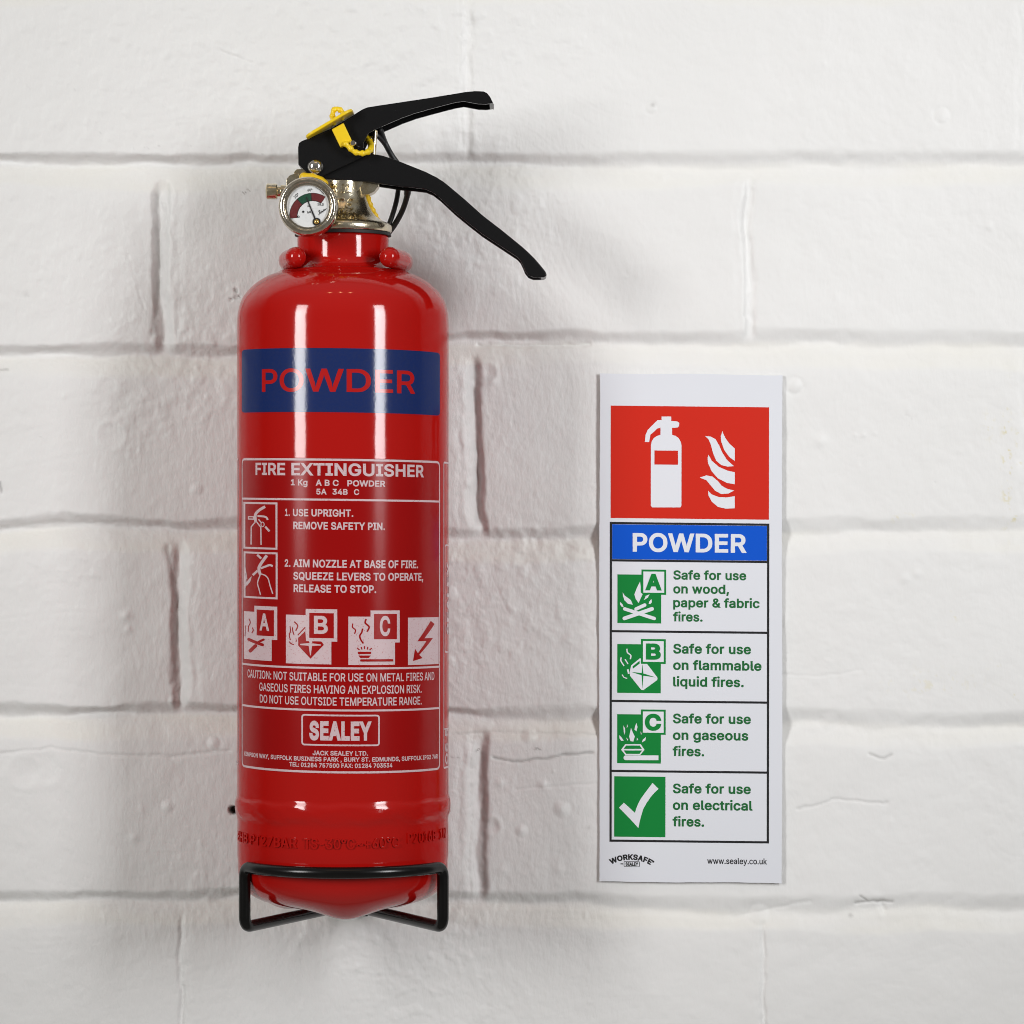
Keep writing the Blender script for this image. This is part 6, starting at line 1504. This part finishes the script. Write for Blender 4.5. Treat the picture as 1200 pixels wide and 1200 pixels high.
k = CI(0.000004)
k.frame(*S96([(52, 46)])[0], *S96([(434, 580)])[0], 2.2)
for pts, wd, sm in (([(296, 95), (232, 135), (190, 180), (186, 235), (190, 272)], 3.2, True), ([(210, 203), (270, 206), (308, 216), (326, 245)], 2.2, True),
                    ([(185, 272), (140, 330), (138, 530)], 1.4, False), ([(203, 272), (248, 330), (251, 530)], 1.5, False), ([(222, 240), (252, 276)], 1.4, False), ([(298, 322), (345, 374)], 2.4, False)):
    k.stroke(S96(pts), wd, sm)
k.stroke(S96([(268 + 18 * math.cos(a * math.pi / 5), 297 + 26 * math.sin(a * math.pi / 5)) for a in range(10)]), 1.0, True, True)
k.frame(*S96([(104, 206)])[0], *S96([(172, 246)])[0], 1.3)
cyl_part('pictogram', k, M['ink_white'], H1, panel)
k = CI(0.000004)
k.frame(*S96([(54, 612)])[0], *S96([(436, 1142)])[0], 2.2)
for pts, wd, sm in (([(316, 648), (262, 725), (228, 785), (230, 830), (244, 872)], 3.4, True), ([(245, 798), (300, 775), (348, 757), (382, 768)], 2.4, True), ([(212, 826), (158, 878)], 2.6, False),
                    ([(240, 872), (212, 960), (226, 1030), (245, 1100)], 1.4, True), ([(258, 862), (300, 878), (332, 915), (352, 990), (382, 1082)], 1.4, True), ([(208, 643), (252, 686)], 2.6, False), ([(68, 770), (80, 850), (92, 930)], 1.0, True), ([(70, 860), (82, 960), (70, 1040)], 1.0, True)):
    k.stroke(S96(pts), wd, sm)
k.poly(S96([(150, 885), (128, 960), (88, 1010), (84, 965)]))
cyl_part('pictogram', k, M['ink_white'], H1, panel)


def S10(ox):
    return lambda pts: [(ox + x / 10, 708 + y / 10) for x, y in pts]


def fire_pict(Z, panel_pts, inner, letter, lx0, lx1, base, cap, draw):
    kk = CI(); kk.poly(Z(panel_pts))
    p = cyl_part('pictogram', kk, M['ink_white'], H1, panel)
    kk = CI(0.000006)
    if inner:
        kk.rect(*Z([inner[0]])[0], *Z([inner[1]])[0])
    draw(kk, Z)
    cyl_part('symbol', kk, M['ink_red2'], H2, p)
    if letter:
        kk = CI(); kk.text(letter, Z([(lx0, 0)])[0][0], Z([(lx1, 0)])[0][0], Z([(0, base)])[0][1], cap / 10, 0.035)
        cyl_part('letter', kk, M['ink_white'], H3, p)
    return p


M['ink_red2'] = mat('red_print_gap', (0.31, 0.005, 0.005), 0.22, spec=0.24)


def dA(kk, Z):
    for a, b_, wd in (((118, 452), (278, 505), 3.6), ((135, 588), (198, 522), 4.0), ((232, 474), (292, 442), 2.6)):
        kk.capsule(*Z([a])[0], *Z([b_])[0], wd)
    for pts, wd in (([(120, 205), (136, 250), (116, 300), (112, 362)], 1.1), ([(160, 308), (170, 340), (154, 376)], 1.2), ([(82, 290), (74, 420)], 0.6)):
        kk.stroke(Z(pts), wd, True)


def dB(kk, Z):
    kk.poly(Z([(705, 397), (778, 322), (788, 440), (822, 440), (828, 462), (720, 474), (718, 488), (818, 494), (834, 606), (844, 606), (858, 494), (962, 488), (962, 476), (860, 464), (858, 440), (966, 440), (996, 480), (840, 646), (697, 495), (695, 402)]))
    kk.stroke(Z([(690, 375), (778, 278)]), 1.3)
    for pts, wd in (([(650, 215), (690, 262), (668, 322)], 1.5), ([(600, 270), (606, 320), (592, 380), (605, 432)], 1.0), ([(630, 282), (632, 320), (648, 374)], 1.1), ([(590, 452), (615, 475), (645, 486)], 1.2), ([(674, 425), (674, 450)], 0.9)):
        kk.stroke(Z(pts), wd, True)


def dC(kk, Z):
    for pts, wd in (([(135, 226), (130, 268), (165, 302), (155, 346)], 1.4), ([(290, 172), (280, 218), (325, 265), (300, 322)], 2.0), ([(250, 284), (238, 330), (215, 370), (230, 420), (258, 460)], 1.9)):
        kk.stroke(Z(pts), wd, True)
    for a, b_ in (((184, 510), (212, 536)), ((232, 500), (241, 530)), ((270, 490), (270, 526)), ((310, 498), (302, 530)), ((356, 512), (330, 536))):
        kk.stroke(Z([a, b_]), 1.3)
    kk.poly(Z([(192, 556), (350, 556), (345, 583), (196, 583)]))
    kk.poly(Z([(200, 600), (345, 600), (320, 629), (222, 629)]))
    kk.capsule(*Z([(233, 658)])[0], *Z([(606, 658)])[0], 2.8, True, False)


def dE(kk, Z):
    kk.poly(Z([(1045, 200), (1090, 240), (972, 405), (1072, 405), (912, 600), (950, 640), (838, 672), (862, 525), (895, 580), (995, 440), (888, 440)]))


fire_pict(S10(280), [(60, 120), (182, 120), (182, 47), (450, 47), (450, 440), (385, 440), (385, 690), (60, 690)], ((210, 90), (412, 397)), 'A', 245, 357, 337, 205, dA)
fire_pict(S10(280), [(552, 135), (783, 135), (783, 62), (1152, 62), (1152, 440), (1083, 440), (1083, 708), (552, 708)], ((825, 108), (1112, 402)), 'B', 880, 1042, 352, 212, dB)
fire_pict(S10(400), [(82, 145), (342, 145), (342, 72), (683, 72), (683, 449), (628, 449), (628, 712), (82, 712)], ((382, 112), (650, 410)), 'C', 450, 572, 371, 234, dC)
fire_pict(S10(400), [(780, 158), (1138, 158), (1138, 718), (780, 718)], None, None, 0, 0, 0, 0, dE)

# neighbouring printed panels wrapping round the sides
for side in (-1, 1):
    FI = Ink()
    if side > 0:
        a0 = arc_of(519.6)
        FI.frame(a0, 537.6, a0 + 150, 906.4, 2.2, 3)
        FI.frame(a0 + 5, 637, a0 + 42, 767.5, 1.9, 5)
        # upright maker's mark and a few lines of turned text
        tk = Ink()
        tk.text('SEALEY', -44, 44, 0, 21, 0.05)
        FI.raw([(a0 + 24 + y + 10.5, 702 - x) for x, y in tk.v], tk.f)
        tk = Ink(); tk.text('OS 5', -22, 22, 0, 14, 0.03)
        FI.raw([(a0 + 14 + y + 7, 880 - x) for x, y in tk.v], tk.f)
        FI.rect(a0 + 3, 858, a0 + 60, 859.5)
    else:
        a0 = arc_of(279.6)
        FI.frame(a0 - 150, 537.6, a0, 906.4, 2.2, 6)
    cyl_part('side_panel_print', FI, M['ink_white'], H1, ext)

# raised stamp round the foot of the cylinder
k = CI()
for s_, x0, x1 in (('BHB', 279.6, 291.0), ('PT27BAR', 294.5, 348.5), ('TS-30°C', 356.5, 415.5), ('~+60°C', 417.5, 467.5), ('P2016B', 477.0, 510.0), ('1N', 514.5, 521.5)):
    k.text(s_, x0, x1, 995.0 if x0 < 470 else 991.5, 12.2, 0.008)
me = k.mesh(cyl_rib, -0.0004, 0.00055, step=6.0)
link('stamped_lettering', me, M['red'], ext, sharp=None, smooth=True, bevel=0.00030, bseg=2)

# hanging loop: a red rod bent round behind the neck, two blunt ends to the front
bm = bmesh.new()
zl = WZ(301, 0.0745)
CXL = AX + 0.0010
pl = []
for sgn_ in (-1, 1):
    pl.append([(CXL + sgn_ * 0.0180, -0.0730, zl), (CXL + sgn_ * 0.0198, -0.066, zl), (CXL + sgn_ * 0.0220, -0.055, zl), (CXL + sgn_ * 0.0212, -0.043, zl), (CXL + sgn_ * 0.0135, -0.0335, zl)])
path = catmull(pl[0] + [(AX, -0.0300, zl)] + pl[1][::-1], 8)
add_tube(bm, path, 0.0040, 24)
link('hanging_loop', from_bm(bm), M['red'], ext, sharp=60)

# ---- valve
bm = bmesh.new()
add_lathe(bm, [(56.5 / SA, az(276.8)), (56.5 / SA, az(273.4))], AX, AD, 96)
link('gasket', from_bm(bm), M['gasket'], ext)

VP = [(50, 273.2), (55.5, 273.2), (56.8, 271.5), (57.2, 268), (56.8, 265), (55, 263), (50, 260.5), (44, 257.6), (38.5, 253.5), (34.5, 248.5), (31, 242), (28.3, 235), (26.4, 228), (25.2, 221), (24.6, 213.5), (18, 212.5)]
bm = bmesh.new()
add_lathe(bm, [(r / SA, az(y)) for r, y in VP], AX, AD, 96)
# cast cheeks that carry the levers, boss behind the gauge, wing on the right
def vblock(pts, d0, d1):
    add_plate(bm, round2(pts, 1.5, 2), d0, d1, AD)
vblock([(350, 203), (428, 203), (428, 213), (420, 226), (388, 226), (368, 222), (350, 214)], AD - 0.0062, AD + 0.0066)
vblock([(337, 212), (341, 207.5), (352, 204), (352, 236), (337, 236)], AD - 0.006, AD + 0.007)
vblock([(346, 204), (349, 200.5), (360, 200.5), (360, 206), (346, 206)], AD - 0.006, AD + 0.0075)
vblock([(420, 209), (444.5, 213), (444.5, 219), (439, 226), (431.5, 229.5), (422, 229)], AD - 0.004, AD + 0.0045)
vm = link('valve', from_bm(bm), M['nickel'], ext, sharp=40, bevel=0.0005)


def vr(py):
    return np.interp(py, [y for _, y in VP][::-1], [r for r, _ in VP][::-1])


def vmap(x, y, h):
    r = vr(y) / SA + h
    s_ = max(-0.98, min(0.98, (x - AXP) / (r * SA)))
    th = math.asin(s_)
    return Vector((AX + r * math.sin(th), -AD - r * math.cos(th), az(y)))


k = Ink()
k.text('B', 388.6, 395.0, 227.0, 10.5, 0.012)
k.text('01', 400.2, 413.6, 227.2, 10.0, 0.012)
for cx in (401.5, 412.5):
    k.stroke([(cx + 5.6 * math.cos(a), 240.6 + 6.0 * math.sin(a)) for a in [math.radians(50 + 26 * i) for i in range(11)]], 1.7)
k.rect(408.3, 239.8, 414.4, 241.4)
k.text('0036', 392.0, 419.5, 256.6, 8.6, 0.012)
link('cast_lettering', k.mesh(vmap, -0.0003, 0.0011, step=3.0), M['nickel'], vm, sharp=40, smooth=True, bevel=0.00022)

# test nipple on the left
bm = bmesh.new()
c = W(311.8, 224.3, AD)
u = 1 / SA
add_spin(bm, [(0, 0), (7.6 * u, 0), (9.2 * u, 1.3 * u), (9.4 * u, 3 * u), (9.2 * u, 12.2 * u), (8.4 * u, 13.2 * u), (6.2 * u, 13.8 * u), (6.2 * u, 17.0 * u), (7.6 * u, 17.6 * u), (7.6 * u, 30 * u), (0, 30 * u)], c, (1, 0, 0), 48)
link('test_port', from_bm(bm), M['nickel'], ext, sharp=35)

# ---- gauge
GD = 0.0865
GU = (D - GD) / F
gc = W(360.6, 241.3, GD)
bm = bmesh.new()
back_ = Vector((0, 1, 0))
add_spin(bm, [(24.6 * GU, 6.0 * GU), (24.8 * GU, 2.6 * GU), (25.6 * GU, 1.9 * GU), (27.0 * GU, 1.9 * GU), (27.6 * GU, 0.6 * GU), (29.0 * GU, -0.2 * GU), (31.5 * GU, 0.0), (33.6 * GU, 1.6 * GU), (34.6 * GU, 4.2 * GU), (34.9 * GU, 9 * GU), (34.9 * GU, 25 * GU), (33.6 * GU, 31 * GU), (30 * GU, 34 * GU), (14 * GU, 35 * GU), (12 * GU, 36 * GU), (12 * GU, 75 * GU), (0, 75 * GU)], gc, back_, 96, caps=False)
gauge = link('gauge', from_bm(bm), M['bezel'], ext, sharp=40)
bm = bmesh.new()
add_spin(bm, [(0, 5.5 * GU), (25.0 * GU, 5.5 * GU)], gc, back_, 96, caps=False)
me = from_bm(bm)
dial = link('dial', me, M['dial'], gauge, smooth=False)


DU = 5.5 * GU
def dmap(x, y, h):
    return W(x, y, GD) + Vector((0, DU - h, 0))


def band_poly(kk, a0, a1, r0=18.4, r1=26.8, cx=366.0, cy=252.8):
    n = 12
    pts = [(cx + r1 * math.cos(math.radians(a0 + (a1 - a0) * i / n)), cy - r1 * math.sin(math.radians(a0 + (a1 - a0) * i / n))) for i in range(n + 1)]
    pts += [(cx + r0 * math.cos(math.radians(a1 + (a0 - a1) * i / n)), cy - r0 * math.sin(math.radians(a1 + (a0 - a1) * i / n))) for i in range(n + 1)]
    kk.poly(pts)


k = Ink(); band_poly(k, 56.2, 186.5, 17.7, 27.4)
link('dial_outline', k.mesh(dmap, 0.00005), M['dial_ink'], gauge, smooth=False)
k = Ink(); band_poly(k, 57, 93); band_poly(k, 133, 185)
link('red_zone', k.mesh(dmap, 0.0001), M['dial_red'], gauge, smooth=False)
k = Ink(); band_poly(k, 95, 131)
link('green_zone', k.mesh(dmap, 0.0001), M['dial_green'], gauge, smooth=False)
k = Ink(0, 0.000004) if False else Ink(lift=0.000004)
k.text('20°', 343.6, 350.2, 230.6, 3.4, 0.015, rot=math.radians(40))
k.text('60°', 360.0, 365.6, 223.8, 3.3, 0.015, rot=math.radians(4))
k.text('28.5', 371.8, 379.0, 240.4, 3.0, 0.015, rot=math.radians(-4))
k.text('0', 348.4, 350.6, 254.8, 2.6, 0.02)
k.text('bar', 359.8, 364.4, 249.2, 2.8, 0.015, rot=math.radians(15))
k.text('12', 360.0, 363.0, 241.8, 2.4, 0.015)
k.disc(355.0, 247.6, 1.3)
k.stroke([(373.2, 251.6), (374.6, 248.0), (375.6, 249.6), (377.0, 246.8), (378.0, 248.0), (379.4, 244.8), (380.2, 246.2), (382.2, 243.6)], 0.8)
k.stroke([(372.8, 247.6), (373.8, 245.8), (374.8, 246.8), (373.6, 248.4)], 0.6)
k.stroke([(369.5, 219.0), (374.5, 221.8), (379.0, 226.8)], 0.5)
link('dial_lettering', k.mesh(dmap, 0.0001), M['dial_ink'], gauge, smooth=False)
k = Ink(lift=0.00003)
k.poly([(358.0, 230.4), (359.0, 230.0), (370.2, 256.6), (368.4, 257.4)])
k.disc(370.7, 259.5, 4.7, 28)
k.poly([(369.6, 265.2), (374.6, 260.8), (376.0, 262.2), (371.0, 266.4)])
link('needle', k.mesh(dmap, 0.0003), M['dial_ink'], gauge, smooth=False)
bm = bmesh.new()
add_spin(bm, [(0, -1.6 * GU), (1.6 * GU, -1.3 * GU), (2.7 * GU, -0.4 * GU), (3.1 * GU, 1.0 * GU)], W(370.7, 259.5, GD) + Vector((0, DU - 0.0006, 0)), back_, 32, caps=False)
link('needle_hub', from_bm(bm), M['brass'], gauge, sharp=60)
bm = bmesh.new()
add_spin(bm, [(0, 2.4 * GU), (24.9 * GU, 2.4 * GU)], gc, back_, 96, caps=False)
link('lens', from_bm(bm), M['lens'], gauge, smooth=False)

# ---- levers (pressed channels, open below)
def Z3(pts): return [(280 + x / 3.158, 90 + y / 3.158) for x, y in pts]


def lever(name, top, bot, d0, d1, rnd=1.6, hollow=True):
    pts = top + bot[::-1]
    bm = bmesh.new()
    side = add_plate(bm, pts, d0, d1)
    if hollow:
        n = len(pts)
        nt_ = len(top)
        bmesh.ops.recalc_face_normals(bm, faces=bm.faces)
        bm.normal_update()
        und = [side[i] for i in range(nt_, n - 1)]
        r = bmesh.ops.inset_region(bm, faces=und, thickness=0.0013, depth=0.0, use_even_offset=True, use_boundary=True)
        bm.normal_update()
        bmesh.ops.inset_region(bm, faces=und, thickness=0.0001, depth=-0.0032, use_even_offset=False, use_boundary=True)
    return link(name, from_bm(bm), M['black'], ext, sharp=40, bevel=0.0008, bseg=3)


u_top = [(220, 325), (219, 262), (222, 246), (232, 238), (262, 226), (340, 192), (418, 146), (440, 131), (458, 120), (476, 113), (520, 106), (600, 94), (700, 79), (780, 66), (840, 56), (875, 53), (905, 54), (918, 60), (930, 75), (943, 102)]
u_bot = [(250, 352), (262, 364), (285, 372), (306, 368), (478, 287), (468, 276), (461, 262), (460, 246), (466, 234), (480, 221), (503, 208), (540, 192), (600, 166), (650, 148), (700, 134), (760, 118), (800, 108), (830, 103), (858, 108), (885, 113), (915, 114), (940, 110)]
u_bot = [(x, y - (13 if x > 455 and y < 230 else 0)) for x, y in u_bot]
lever('upper_lever', Z3(u_top), Z3(u_bot), 0.0425, 0.0615)
l_top = [(262, 372), (290, 352), (340, 330), (478, 286), (500, 286), (530, 291), (580, 307), (640, 331), (690, 351), (730, 371), (757, 388), (782, 408), (840, 457), (900, 511), (975, 569), (1045, 626), (1070, 648), (1096, 674), (1118, 700), (1134, 720), (1140, 734)]
l_bot = [(268, 376), (300, 376), (380, 382), (470, 388), (540, 398), (600, 407), (650, 411), (690, 416), (716, 427), (742, 447), (800, 501), (850, 542), (900, 581), (965, 624), (1030, 667), (1042, 680), (1052, 700), (1060, 720), (1072, 735), (1090, 742), (1130, 742)]
lever('lower_lever', Z3(l_top), Z3(l_bot), 0.0445, 0.0597)
# rivet through the clevis
bm = bmesh.new()
rc = W(369.6, 195.4, 0.0615)
ru = (D - 0.0615) / F
add_spin(bm, [(9.2 * ru, 1.5 * ru), (9.2 * ru, -0.6 * ru), (8.8 * ru, -2.2 * ru), (7.6 * ru, -4.2 * ru), (5.6 * ru, -6.0 * ru), (3.0 * ru, -7.0 * ru), (0, -7.3 * ru)], rc, back_, 48, caps=False)
link('pivot_rivet', from_bm(bm), M['chrome'], ext, sharp=60)
# spindle between the levers
bm = bmesh.new()
add_spin(bm, [(0, 0), (3.2 * ru, 0), (3.2 * ru, 34 * ru), (0, 34 * ru)], W(436.8, 187, 0.052), (0.08, 0, 1), 24, caps=False)
link('spindle', from_bm(bm), M['nickel'], ext, sharp=40)

# ---- yellow safety tag, pin and beaded tie
bm = bmesh.new()
ctr = W(387.0, 147.2, 0.0585)
uu = Vector((53, 0, 31.5)).normalized()
nn = Vector((-uu.z, 0, uu.x))
vv = Vector((0, -1, 0))
Lh, Wh = 31.5 * ru, 0.0098
outl = round2([(-Lh, -Wh), (Lh, -Wh), (Lh, Wh), (-Lh, Wh)], 0.004, 5)
tp = [bm.verts.new(ctr + uu * a + vv * b_ + nn * 0.0006) for a, b_ in outl]
bt = [bm.verts.new(ctr + uu * a + vv * b_ - nn * 0.0006) for a, b_ in outl]
bm.faces.new(tp); bm.faces.new(bt[::-1])
for i in range(len(tp)):
    j = (i + 1) % len(tp)
    bm.faces.new((tp[i], bt[i], bt[j], tp[j]))
add_plate(bm, [(388.5, 151.5), (402.5, 143.8), (413.2, 166.4), (398.8, 172.6)], 0.0617, 0.0655)
tag_ = link('safety_tag', from_bm(bm), M['yellow'], ext, sharp=40, bevel=0.0004)


def beaded(path, r=0.00085, bead=0.0013, every=5):
    bm = bmesh.new()
    p = catmull(path, 10)
    # resample evenly
    L = [0]
    for a, b_ in zip(p, p[1:]):
        L.append(L[-1] + (b_ - a).length)
    n = max(12, int(L[-1] / 0.00042))
    q = []
    for i in range(n + 1):
        s_ = L[-1] * i / n
        jx = min(max(int(np.searchsorted(L, s_)), 1), len(p) - 1)
        f_ = (s_ - L[jx - 1]) / max(L[jx] - L[jx - 1], 1e-9)
        q.append(p[jx - 1].lerp(p[jx], f_))
    add_tube(bm, q, lambda t: r + (bead - r) * (0.5 + 0.5 * math.cos(2 * math.pi * t * n / every)) ** 2, 14)
    return from_bm(bm)


link('beaded_tie', beaded([W(405.5, 169.0, 0.0660), W(410, 173.5, 0.0660), W(415.5, 178.0, 0.0655), W(423, 179.6, 0.0650), W(430, 178.6, 0.0640), W(434.6, 174.5, 0.0600), W(434.4, 168.5, 0.0540), W(430, 160, 0.049)], 0.0009, 0.00128, 6), M['yellow'], ext, sharp=None)
link('beaded_tie', beaded([W(390.6, 143.5, 0.0600), W(389.6, 136.5, 0.0600), W(390.8, 130.0, 0.0600), W(394.5, 127.4, 0.0600), W(399.5, 129.6, 0.0600), W(402.5, 134.0, 0.0600), W(401, 138.5, 0.0600)], 0.0009, 0.00128, 6), M['yellow'], ext, sharp=None)
link('beaded_tie', beaded([W(426.5, 218, 0.0500), W(430.6, 230, 0.0490), W(434.2, 241, 0.0480), W(439.6, 252, 0.0460), W(444.0, 261, 0.0440)], 0.0009, 0.00125, 6), M['yellow_dark'], ext, sharp=None)
link('beaded_tie', beaded([W(356, 207.4, 0.0640), W(364, 208.0, 0.0645), W(372, 210.2, 0.0645), W(380, 215, 0.0640)], 0.0016, 0.0018, 8), M['yellow_dark'], ext, sharp=None)
bm = bmesh.new()
pu = (D - 0.066) / F
add_spin(bm, [(0, -1.0 * pu), (2.9 * pu, -1.0 * pu), (3.7 * pu, 0.2 * pu), (3.7 * pu, 40 * pu)], W(413.6, 167.6, 0.0665), back_, 32, caps=False)
link('safety_pin', from_bm(bm), M['chrome'], ext, sharp=40)
bm = bmesh.new()
add_spin(bm, [(0, -3.0 * pu), (2.0 * pu, -2.4 * pu), (2.9 * pu, 0), (2.9 * pu, 4 * pu)], W(419.6, 172.2, 0.0615), back_, 24, caps=False)
link('pin_stop', from_bm(bm), M['black'], ext, sharp=60)

# ---- black cord behind the levers
cr = 3.0 / SA
for path, r in (([W(438.5, 156, .046), W(444, 160.5, .045), W(449, 166, .043), W(454.5, 174, .040), W(459.5, 185, .038), W(464, 198, .036), W(467, 212, .034), W(466.5, 224, .033), W(463.5, 240, .033), W(458.5, 256, .033), W(452.5, 272, .033)], cr),
                ([W(446, 152.5, .046), W(448.5, 160, .044), W(452, 169, .042), W(459, 182, .042), W(468, 195, .041), W(476, 210, .040), W(478.0, 222, .038), W(476.0, 234, .036), W(470.5, 249, .034), W(462, 264, .033), W(450, 280, .032)], cr * 1.12)):
    bm = bmesh.new()
    add_tube(bm, catmull(path, 8), r, 16)
    link('cord', from_bm(bm), M['cord'], ext, sharp=60)
bm = bmesh.new()
add_tube(bm, catmull([W(477.2, 214, .039), W(478, 220, .038), W(477.4, 227, .037)], 5), lambda t: cr * 1.75 if t < 0.75 else cr * 1.35, 18)
link('cord_ferrule', from_bm(bm), M['cord'], ext, sharp=60)

# ================================================================== THE WALL BRACKET
br = thing('wall_bracket', 'black wire cradle bracket on the wall under the base of the red extinguisher', 'bracket', (AX, -W0, WZ(1085, W0)))
WR = 0.00225
rr = R + WR + 0.0012
BX = AX + 0.0015
zt = WZ(1023.2, AD + rr)
pts = []
a0 = 57
arcp = [Vector((BX + rr * math.sin(math.radians(a)), -AD - rr * math.cos(math.radians(a)), zt)) for a in np.linspace(-a0, a0, 25)]
xc = 0.0380
dc = AD + rr * math.cos(math.radians(a0)) - 0.0015
zb = WZ(1086.5, dc)
bwd = Vector((AX, -0.0108, zb))
left = [bwd + Vector((-0.004, 0.0, 0)), Vector((AX - 0.0075, -0.0195, zb)), Vector((BX - xc, -dc, zb)), Vector((BX - xc, -dc, zt))]
right = [Vector((BX + xc, -dc, zt)), Vector((BX + xc, -dc, zb)), Vector((AX + 0.0075, -0.0195, zb)), bwd + Vector((0.004, 0.0, 0))]
path = fillet(left + arcp[2:-2] + right, 0.0042, 7)
bm = bmesh.new()
add_tube(bm, path, WR, 24)
link('cradle_wire', from_bm(bm), M['wire'], br, sharp=60)
bm = bmesh.new()
strap_pts = [(AX - 0.008, az(1090)), (AX + 0.008, az(1090)), (AX + 0.008, az(300)), (AX - 0.008, az(300))]
f_ = [bm.verts.new((x, -0.0102, z)) for x, z in strap_pts]
b_ = [bm.verts.new((x, -0.0082, z)) for x, z in strap_pts]
bm.faces.new(f_); bm.faces.new(b_[::-1])
for i in range(4):
    j = (i + 1) % 4
    bm.faces.new((f_[i], b_[i], b_[j], f_[j]))
link('back_strap', from_bm(bm), M['wire'], br, bevel=0.0005)
bm = bmesh.new()
hz = az(303) - 0.0033
add_tube(bm, fillet([(AX, -0.0104, hz - 0.02), (AX, -0.0125, hz + 0.0), (AX, -0.0265, hz - 0.0026), (AX, -0.0325, hz + 0.005)], 0.005, 5), 0.0022, 16)
link('hook', from_bm(bm), M['wire'], br, sharp=60)
